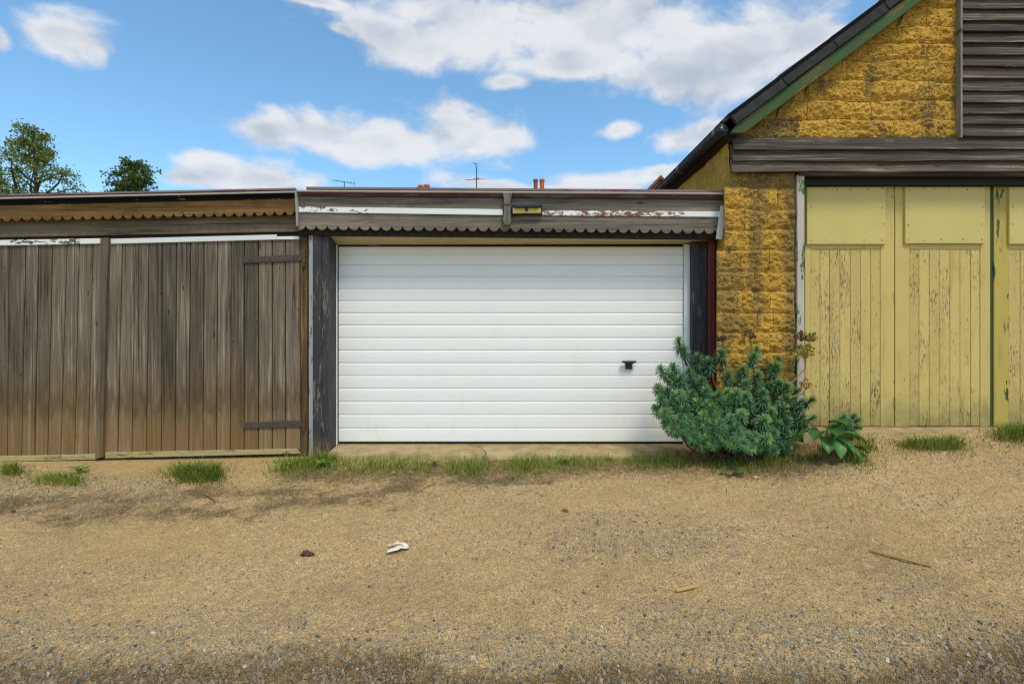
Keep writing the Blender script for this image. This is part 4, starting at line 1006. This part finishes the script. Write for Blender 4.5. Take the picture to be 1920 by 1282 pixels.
def spurge(label, base_px, base_py, base_Y, hd, Yof, sc=1.0):
    bx, by = wx(base_px, base_Y), base_Y; bz = float(gz(np.array([bx]), np.array([by]))[0][0]) - .02
    t = thing('spurge_bush', label, 'bush', (bx, by, bz), None)
    for i, (px, py, yy, s_) in enumerate(hd):
        p = Vector((wx(px, yy), yy, wz(py, yy)))
        gh = float(ground(p.x, p.y)) + .05
        if p.z < gh: p.z = gh
        r0 = Vector((bx + rs.normal() * .16 * sc, by + rs.normal() * .08, bz)); out = p - Vector((bx, by, bz + .15)); 
        drn = (out.normalized() * 1.0 + Vector((0, -.75, .55 if py < 800 else .20))).normalized()
        mid = r0.lerp(p, .5) + Vector((0, 0, -.05)) + (p - r0) * .02; pre = p - drn * .10
        g = Geo().tube([r0, mid, pre, p], [.011, .010, .008, .006], 6)
        br = build('branch', g, M_stem, t)
        for me, nm in ((heads[i % 8], 'leaf_rosette'), (dries[i % 3], 'dry_leaves')):
            o = bpy.data.objects.new(nm, me); COL.objects.link(o); o.parent = br
            o.location = p - wloc(br); q = drn.to_track_quat('Z', 'Y'); o.rotation_mode = 'QUATERNION'
            from mathutils import Quaternion
            o.rotation_quaternion = q @ Quaternion((0, 0, 1), rs.random() * 6.28); o.scale = (s_, s_, s_ * (1.0 + .2 * rs.random()))
    return t
M_stem = plain('brown plant stem', (92, 72, 48), .8, .15)
zm = [(385, 268), (418, 318), (510, 375), (520, 420), (580, 402), (660, 350), (705, 482), (800, 450), (888, 315), (872, 365), (1028, 392), (1020, 430),
      (270, 448), (350, 440), (335, 500), (395, 512), (470, 530), (450, 462), (530, 520), (895, 485), (820, 540), (1030, 540), (250, 570), (312, 590), (388, 610),
      (640, 620), (930, 600), (1150, 590), (820, 620), (270, 640), (330, 680), (425, 705), (510, 665), (580, 672), (235, 700), (292, 730), (335, 785), (390, 770),
      (542, 750), (720, 768), (792, 730), (840, 672), (942, 655), (985, 718), (1165, 700), (1240, 650), (940, 775), (1080, 785), (1020, 800), (1250, 765),
      (500, 820), (570, 872), (645, 860), (870, 890), (955, 900), (1000, 860), (1150, 880), (1000, 975), (1090, 950), (850, 962), (770, 885), (1200, 820),
      (705, 600), (690, 665), (610, 800), (470, 610), (560, 590), (760, 600), (1090, 640), (1080, 560), (1060, 700), (700, 830), (450, 770), (1180, 760)]
zm += [(300, 800), (345, 835), (400, 830), (450, 862), (420, 800), (480, 895), (535, 935), (600, 930), (680, 905), (740, 935), (800, 935), (560, 820), (620, 760), (680, 715), (900, 960), (650, 800), (760, 820), (600, 700)]
hd = []
for (zx, zy) in zm:
    px, py = 1160 + zx / 3.4286, 560 + zy / 3.4286
    dep = np.interp(py, [630, 700, 760, 820, 850], [4.98, 4.86, 4.72, 4.60, 4.54]) + abs(px - 1390) / 900 + rs.normal() * .03
    hd.append((px, py, dep, .85 + .25 * rs.random()))
for k_ in range(44):                                # heads deeper inside the bush
    a = rs.random() * 6.283; r_ = rs.random() ** .6; px, py = 1388 + 118 * r_ * math.cos(a), 770 + 66 * r_ * math.sin(a)
    if k_ < 26: px, py = 1300 + 200 * rs.random(), 800 + 42 * rs.random()
    hd.append((px, py, (4.78 if k_ < 26 else 4.95) + .08 * rs.random(), .85 + .2 * rs.random()))
spurge('large blue green spurge bush with bottlebrush heads between garage and yellow doors', 1392, 850, 4.93, hd, None)
zm2 = [(1512, 752), (1445, 765), (1478, 800), (1512, 885), (1432, 900), (1470, 850), (1540, 830), (1400, 840), (1540, 780)]
spurge('small low spurge bush growing against the foot of the yellow doors', 1588, 822, 4.98, [(1160 + a / 3.4286, 560 + c / 3.4286, 4.93 + rs.normal() * .03, .9) for a, c in zm2], None, .5)

def broad_leaf(rs, L, Wd, droop, col):
    n = 9; V, FA, CL = [], [], []
    for i in range(n):
        u = i / (n - 1); w = Wd * math.sin(math.pi * min(1, u * .86 + .10)) ** .75 * (1 if u < .96 else .3)
        zc = .25 * L * math.sin(u * 1.5) - droop * L * u * u
        for s_ in (-1, -.5, 0, .5, 1): V.append((s_ * w / 2, L * u, zc + abs(s_) * .22 * w + .012 * L * math.sin(u * 20 + s_ * 4))); CL.append(np.array(col) * (1.35 if s_ == 0 else .92 + .2 * rs.random()))
    for i in range(n - 1):
        for j in range(4): FA.append((i * 5 + j, i * 5 + j + 1, i * 5 + 6 + j, i * 5 + 5 + j))
    return V, FA, CL
def dock(label, px, py, Y, leaves):
    x = wx(px, Y); z = float(gz(np.array([x]), np.array([Y]))[0][0]); t = thing('broad_leaved_weed', label, 'weed', (x, Y, z))
    g = Geo()
    for (az_, L, Wd, droop, tilt, col, z0, out) in leaves:
        me = mixmesh('leaf', *broad_leaf(rs, L, Wd, droop, lin(*col))); me.polygons.foreach_set('use_smooth', [True] * len(me.polygons))
        p = (x - out * math.sin(R(az_)), Y + out * math.cos(R(az_)), z + z0)
        o = link('leaf', me, M_dock, t, p); o.rotation_euler = (R(tilt), R(rs.normal() * 9), R(az_))
        g.tube([(x, Y, z - .01), ((x + p[0]) / 2, (Y + p[1]) / 2, z + z0 * .62), p], [.006, .005, .003], 6)
    build('stalk', g, M_dockstem, t)
    return t
M_dockstem = plain('green red leaf stalk', (112, 104, 56), .6, .2)
dock('broad leaved dock weed spilling from the spurge bush onto the lane', 1545, 842, 4.66,
     [(158, .19, .125, .35, -30, (62, 104, 42), .19, .08), (186, .20, .13, .35, -42, (68, 112, 46), .18, .09), (215, .19, .12, .3, -34, (72, 116, 48), .18, .10), (132, .20, .13, .25, -18, (60, 100, 40), .24, .09),
      (240, .22, .13, .25, -20, (66, 108, 44), .22, .12), (172, .19, .13, .25, -12, (56, 96, 38), .27, .06), (200, .18, .12, .2, 0, (64, 106, 44), .31, .05), (265, .22, .12, .3, -8, (58, 98, 40), .18, .10), (100, .20, .12, .3, -5, (62, 104, 42), .22, .06),
      (225, .17, .10, .3, -35, (74, 118, 52), .10, .16), (252, .18, .10, .3, -16, (70, 112, 48), .10, .18)])
dock('little dock seedling in dry grass below the spurge bush', 1375, 872, 4.52,
     [(150, .10, .06, .3, 10, (70, 108, 48), .03, .02), (215, .11, .06, .3, 5, (76, 114, 50), .04, .02), (265, .10, .05, .3, 20, (66, 100, 46), .03, .02), (90, .10, .05, .3, 20, (70, 104, 46), .03, .02)])
for lb, a_, c_, y_, sz in (('flat leafy weed in grass under the black garage jamb', 604, 880, 4.97, 1.0), ('small leafy weed at the start of the grass by the gate hinge', 545, 884, 5.02, .8),
                        ('leafy weed in the gap of the grass strip', 815, 880, 5.0, .7), ('leafy weed where the grass strip thins out', 1062, 872, 5.02, .8), ('leafy weed in the flat grass patch on grey stones', 150, 900, 4.9, .9)):
    dock(lb, a_, c_, y_, [(k * 51 + rs.normal() * 10, (.085 + .03 * rs.random()) * sz, .038 * sz, .25, 14 + 14 * rs.random(), (86 + 8 * k % 20, 124, 46), .02, .012) for k in range(7)])
# dried umbel stalks rising out of the bush
def stalk(label, pts, heads_, col):
    P = [Vector((wx(a, y), y, wz(c, y))) for (a, c, y) in pts]; t = thing('dried_stalk', label, 'dry stalk', tuple(P[0]))
    build('stem', Geo().tube(P, [.008 * (1 - .5 * i / len(P)) for i in range(len(P))], 6), plain('dry stalk skin', col, .8, .15), t)
    for (a, c, y, r_, n, cl, upw) in heads_:
        o = Vector((wx(a, y), y, wz(c, y))); V, FA, CL = [], [], []
        for i in range(n):
            d_ = Vector((rs.normal(), rs.normal() * .7, abs(rs.normal()) * upw + .15)).normalized(); e = o + d_ * r_ * (.6 + .5 * rs.random()); s_ = Vector((.0028, 0, .001))
            k = len(V); V += [o - s_, o + s_, e + s_, e - s_]; FA.append((k, k + 1, k + 2, k + 3)); c_ = np.array(lin(*cl)) * (.7 + .6 * rs.random()); CL += [c_] * 4
            for q in range(3):
                w = Vector((rs.normal(), rs.normal(), rs.normal())) * .009; k = len(V)
                V += [e - w, e + Vector((w.z, .003, -w.x)), e + w, e - Vector((w.z, -.003, -w.x))]; FA.append((k, k + 1, k + 2, k + 3)); CL += [c_ * (.6 + .6 * rs.random())] * 4
        me = mixmesh('seed_head', [p - P[0] for p in V], FA, CL); link('seed_head', me, M_dry, t, tuple(P[0]))
stalk('yellow dried umbel stalk against the peeling white door post', [(1458, 738, 4.95), (1490, 712, 4.95), (1510, 690, 4.95), (1512, 655, 4.95)],
      [(1512, 672, 4.95, .14, 44, (170, 150, 60), 1.6), (1516, 640, 4.95, .08, 30, (150, 130, 60), .8), (1502, 636, 4.95, .07, 22, (110, 72, 44), .6)], (150, 122, 80))
stalk('thin brown dead spurge stalk rising in front of the yellow pier', [(1412, 690, 4.96), (1409, 650, 4.96), (1406, 634, 4.96)], [(1406, 634, 4.96, .06, 16, (104, 70, 50), 1.0)], (120, 92, 62))
stalk('short dark dead stalk beside the maroon garage post', [(1356, 660, 5.0), (1355, 640, 5.0), (1356, 622, 5.0)], [(1355, 640, 5.0, .05, 18, (92, 64, 50), 1.4)], (100, 78, 60))
stalk('dry buff twisted stalk in front of the yellow doors', [(1480, 745, 4.8), (1505, 738, 4.8), (1513, 725, 4.8)], [(1512, 730, 4.8, .09, 16, (176, 140, 70), 1.4)], (150, 120, 72))

# grass
def blades(n, px0, px1, pyc, hw, hmin, hmax, rs, cols, clump=None, lean=1.1, wid=.0052):
    """blades rooted on the ground strip seen round the photo row pyc(px)"""
    px = px0 + (px1 - px0) * rs.random(n)
    sp = np.where(rs.random(n) < .32, 1.9, .85); ox = rs.standard_normal(n) * sp; oy = rs.standard_normal(n) * sp
    if clump:
        ci = rs.integers(0, len(clump), n); px = np.array([c[0] for c in clump])[ci] + ox * np.array([c[1] for c in clump])[ci]
    x = np.empty(n); y = np.empty(n)
    py = pyc(px) + oy * hw
    k = (py - HZ) / F; y[:] = 4.8
    for _ in range(30): y = .5 * y + .5 * (EYE - ground((px - CX) / F * y, y)) / k
    y = np.minimum(y, 5.3 - .12 * (px < 630)); x = (px - CX) / F * y; z = gz(x, y)[0] - .004
    h = hmin + (hmax * 1.1 - hmin) * rs.random(n) ** 2.4; a = np.arctan2(-oy, ox) + rs.standard_normal(n) * .9; rr = np.hypot(ox, oy); ln = lean * np.clip(.25 + .35 * rr, 0, 1.1) * (.4 + .8 * rs.random(n)); h = h * (1.15 - .22 * np.clip(rr, 0, 2.6))
    dx_, dy_ = np.cos(a) * ln, np.sin(a) * ln; fa = rs.random(n) * 3.14; wx_, wy_ = np.cos(fa) * wid, np.sin(fa) * wid
    V = np.empty((n, 5, 3))
    V[:, 0] = np.stack([x - wx_ / 2, y - wy_ / 2, z], -1); V[:, 1] = np.stack([x + wx_ / 2, y + wy_ / 2, z], -1)
    mx, my, mz = x + dx_ * h * .35, y + dy_ * h * .35, z + h * .6
    V[:, 2] = np.stack([mx + wx_ * .4, my + wy_ * .4, mz], -1); V[:, 3] = np.stack([mx - wx_ * .4, my - wy_ * .4, mz], -1)
    V[:, 4] = np.stack([x + dx_ * h, y + dy_ * h, z + h * (1 - .35 * ln)], -1)
    base = np.arange(n)[:, None] * 5
    T = np.concatenate([base + np.array([0, 1, 2]), base + np.array([0, 2, 3]), base + np.array([3, 2, 4])])
    cl = np.array([lin(*c) for c in cols])[rs.integers(0, len(cols), n)] * (.7 + .5 * rs.random((n, 1)))
    return V.reshape(-1, 3), T, np.repeat(cl, 5, 0)
GR = [(112, 146, 40), (94, 130, 36), (130, 158, 50), (78, 112, 32), (148, 158, 62), (162, 146, 76)]
DRY = [(176, 152, 92), (152, 126, 72), (136, 112, 60), (190, 168, 110)]
def join(*parts):
    Vs, Ts, Cs, o = [], [], [], 0
    for (v, t_, c) in parts: Vs.append(v); Ts.append(t_ + o); Cs.append(c); o += len(v)
    return np.concatenate(Vs), np.concatenate(Ts), np.concatenate(Cs)
def grass_obj(name, V, T, C, m, label, kind=None):
    c = np.array([V[:, 0].mean(), V[:, 1].mean(), V[:, 2].min()])
    o = link(name, np_mesh(name, V - c, T, False, C), m, None, c); tag(o, label, 'grass', kind=kind)
r = np.random.default_rng(77)
tufts = [('low green grass tuft at the picture edge under the first gate', [(22, 13)], 884, 4.5, .02, .12, 800),
         ('flat weedy grass patch on grey stones before the first gate', [(92, 16), (135, 14), (115, 20)], 902, 4.5, .02, .10, 1300),
         ('round full grass tuft in front of the second gate', [(345, 15), (372, 18), (398, 11)], 892, 6.5, .03, .17, 2800),
         ('dry edged grass tuft on the slope before the yellow doors', [(1715, 18), (1750, 22), (1785, 14)], 836, 5.5, .02, .12, 2400),
         ('grass tuft at the foot of the green stained door stile', [(1885, 14), (1910, 16), (1935, 14)], 816, 7, .02, .15, 2000),
         ('tiny grass sprig on bare soil beside the dry grass', [(1143, 5), (1178, 5)], 865, 2, .03, .07, 170)]
for (lb, cl, pyc, hw, h0, h1, n) in tufts:
    grass_obj('grass_tuft', *join(blades(n, 0, 1, lambda p, c=pyc: np.full_like(p, c), hw, h0, h1, r, GR, cl), blades(n // 6, 0, 1, lambda p, c=pyc: np.full_like(p, c + 5), hw, .04, h1 * .9, r, DRY, cl, 1.1, .003)), M_grass, lb)
strip = [(530, 16), (560, 16), (590, 16), (610, 12), (650, 16), (690, 18), (720, 16), (755, 14), (790, 14), (850, 12), (880, 10), (900, 12), (960, 16), (1000, 18), (1040, 18), (1075, 14), (985, 14), (1120, 22), (1200, 16), (1240, 16), (1265, 14)]
row = lambda p: np.interp(p, [500, 600, 700, 860, 1000, 1100], [880, 868, 874, 878, 872, 868])
grass_obj('grass', *join(blades(10500, 0, 1, row, 10.5, .012, .105, r, GR, strip, 1.0), blades(900, 0, 1, lambda p: np.interp(p, [500, 570, 620], [884, 868, 864]), 7, .05, .16, r, GR, [(545, 20), (585, 18), (610, 10)]),
                         blades(1500, 0, 1, lambda p: row(p) + 9, 10, .02, .09, r, DRY, strip, 1.6, .0035)), M_grass, 'ragged strip of short grass along the garage threshold', 'stuff')
grass_obj('dry_grass', *join(blades(2600, 0, 1, lambda p: np.interp(p, [1240, 1350, 1500], [852, 872, 868]), 11, .02, .10, r, DRY + [(120, 96, 50)], [(1275, 22), (1310, 26), (1350, 26), (1400, 34), (1450, 34)], 1.8, .0035),
                             blades(1900, 0, 1, lambda p: np.interp(p, [1240, 1350, 1500], [856, 872, 866]), 9, .03, .12, r, GR, [(1330, 18), (1345, 14), (1390, 26), (1440, 26), (1480, 26), (1610, 16)], .8),
                             blades(800, 0, 1, lambda p: np.interp(p, [1500, 1640], [850, 838]), 8, .03, .12, r, GR + DRY[:2], [(1540, 24), (1600, 22), (1625, 12)], .8)), M_grass, 'matted dry and green grass under the spurge bush', 'stuff')
grass_obj('straw', *blades(120, 580, 640, lambda p: np.full_like(p, 852.), 7, .08, .26, r, DRY, [(590, 9), (606, 10), (622, 6)], .45, .003), M_dry, 'thin dry straw standing against the black garage jamb', 'stuff')

# ------------------------------------------------------------------ litter on the lane
def on_ground(px, py): x, y, z = gpt(px, py); return Vector((x, y, float(gz(np.array([x]), np.array([y]))[0][0])))
# scrap of white tissue, folded in a V
p = on_ground(752, 1030)
def flap(a, L, Wd, lift):
    n = 8; V = []; f = []
    for i in range(n):
        u = i / (n - 1); w = Wd * (.55 + .45 * math.sin(u * 2.6)) * (1 - .5 * max(0, u - .8) / .2)
        for s_ in (-1, 0, 1):
            lx_, ly_ = L * u, s_ * w / 2; V.append((lx_ * math.cos(a) - ly_ * math.sin(a), lx_ * math.sin(a) + ly_ * math.cos(a), .006 + lift * math.sin(u * 3) + .016 * random.random() + (.008 if s_ == 0 else 0)))
    for i in range(n - 1):
        for j in range(2): f.append((i * 3 + j, i * 3 + j + 1, i * 3 + 4 + j, i * 3 + 3 + j))
    return V, f
g = Geo(); V, f = flap(R(214), .15, .055, .014); g.add([Vector(q) + p + Vector((.045, .02, 0)) for q in V], f)
V, f = flap(R(176), .135, .036, .018); g.add([Vector(q) + p + Vector((.045, .025, .002)) for q in V], f)
tag(build('tissue', g, M_paper, None, True), 'crumpled white tissue lying folded on the bare lane', 'tissue')
def lath(label, a, c, w, h):
    A, B = on_ground(*a), on_ground(*c); d_ = (B - A); n = Vector((-d_.y, d_.x, 0)).normalized() * w / 2; up_ = Vector((0, 0, h)); V = []
    for k in range(7):
        u = k / 6; q = A + d_ * u + Vector((0, 0, .008)); ww = (1 if k < 6 else .35) * (1 + .25 * (random.random() - .5)); q2 = n * ww
        V += [q - q2, q + q2, q + q2 + up_, q - q2 + up_]
    g = Geo(); f = [(3, 2, 1, 0), (24, 25, 26, 27)]
    for k in range(6):
        for j in range(4): f.append((k * 4 + j, k * 4 + (j + 1) % 4, k * 4 + 4 + (j + 1) % 4, k * 4 + 4 + j))
    g.add(V, f); L = d_.length; ang = math.atan2(d_.y, d_.x)
    Vn = np.array([tuple(v) for v in g.v]); c0 = Vn.mean(0); c0[2] = Vn[:, 2].min(); ca, sa = math.cos(-ang), math.sin(-ang); q = Vn - c0
    g.v = [tuple(t) for t in np.stack([q[:, 0] * ca - q[:, 1] * sa, q[:, 0] * sa + q[:, 1] * ca, q[:, 2]], -1)]
    me = bpy.data.meshes.new('lath'); me.from_pydata(g.v, [], g.f); o = link('wood_splinter', me, M_lath, None, c0); o.rotation_euler = (0, 0, ang); tag(o, label, 'wood splinter')
lath('long pale wooden splinter on the lane below the yellow doors', (1632, 1038), (1748, 1068), .019, .010)
lath('short pale wood chip alone in the middle of the lane', (1268, 1112), (1309, 1100), .017, .008)
def twig(name, label, pts, r_, m, cat):
    P = [on_ground(*q) + Vector((0, 0, r_ * 1.2 + h)) for *q, h in pts]; g = Geo().tube(P, [r_] * (len(P) - 1) + [r_ * .5], 6); tag(build(name, g, m, None, True), label, cat)
twig('twig', 'pale curved twig lying on grey gravel near the first gate', [(384, 922, 0), (386, 930, .01), (392, 937, .015), (403, 942, .01), (411, 943, 0)], .006, M_lath, 'twig')
twig('twig', 'straight dry twig on dark soil before the grass strip', [(783, 921, 0), (800, 914, .01), (816, 907, 0)], .007, M_lath, 'twig')
twig('twig', 'thin dark twig leaning over the garage threshold', [(905, 862, 0.0), (912, 858, .05), (896, 852, .09)], .004, M_bark, 'twig')
def lump(name, label, cat, px, py, r_, m, sq=.6, sd_=0):
    p = on_ground(px, py); U, Vv = np.meshgrid(np.linspace(0, 2 * np.pi, 19)[:-1], np.linspace(.05, np.pi - .05, 9))
    n = np.stack([np.sin(Vv) * np.cos(U), np.sin(Vv) * np.sin(U), np.cos(Vv)], -1); k = 1 + .9 * fbm(n[..., 0] * 2 + sd_, n[..., 1] * 2, n[..., 2] * 2, sd_, 3)
    P = n * k[..., None] * r_ * np.array([1.2, .8, sq]); P[..., 2] += r_ * sq * .7
    idx = np.arange(U.size).reshape(U.shape); nx2 = np.roll(idx, -1, 1)
    FA = np.stack([idx[:-1], idx[1:], nx2[1:], nx2[:-1]], -1).reshape(-1, 4)
    tag(link(name, np_mesh(name, P.reshape(-1, 3), FA, True), m, None, p), label, cat)
M_clod = plain('dark earth clod', (78, 62, 40), .95, .3, 40, bm=.004)
M_dead = plain('dead brown leaf', (112, 78, 44), .9, .2, 20)
lump('soil_clod', 'dark clod of earth on the concrete garage threshold', 'clod', 967, 848, .062, M_clod, .4, 1)
lump('soil_clod', 'brown mossy clod on the lane left of the tissue', 'clod', 576, 1042, .036, M_clod, .4, 2)
lump('stone', 'pale buff stone on the lane below the spurge bush', 'stone', 1417, 897, .020, plain('buff stone', (196, 170, 124), .8, .1), .6, 3)
lump('bottle_cap', 'crumpled blue plastic scrap in dry grass below the spurge bush', 'litter', 1351, 859, .028, M_bluepl, .55, 4)
def fallen(label, px, py, s_, col, a):
    p = on_ground(px, py); me = mixmesh('fallen_leaf', *broad_leaf(rs, s_, s_ * .55, .35, lin(*col))); o = link('fallen_leaf', me, M_dry, None, p + Vector((0, 0, .006))); o.rotation_euler = (R(6), R(8), R(a)); tag(o, label, 'leaf')
fallen('orange fallen leaf on grey stones beside the weedy grass patch', 44, 896, .085, (196, 140, 70), 70)
fallen('pinkish fallen leaf at the edge of the grass strip', 747, 889, .07, (190, 136, 92), 120)
fallen('tan fallen leaf in dry grass below the spurge bush', 1279, 858, .09, (182, 128, 60), 20)
fallen('brown fallen leaf lying alone on the lane', 1066, 961, .06, (112, 84, 50), 75)
fallen('dark fallen leaf on dark soil by the lane edge', 26, 960, .05, (72, 56, 40), 60)
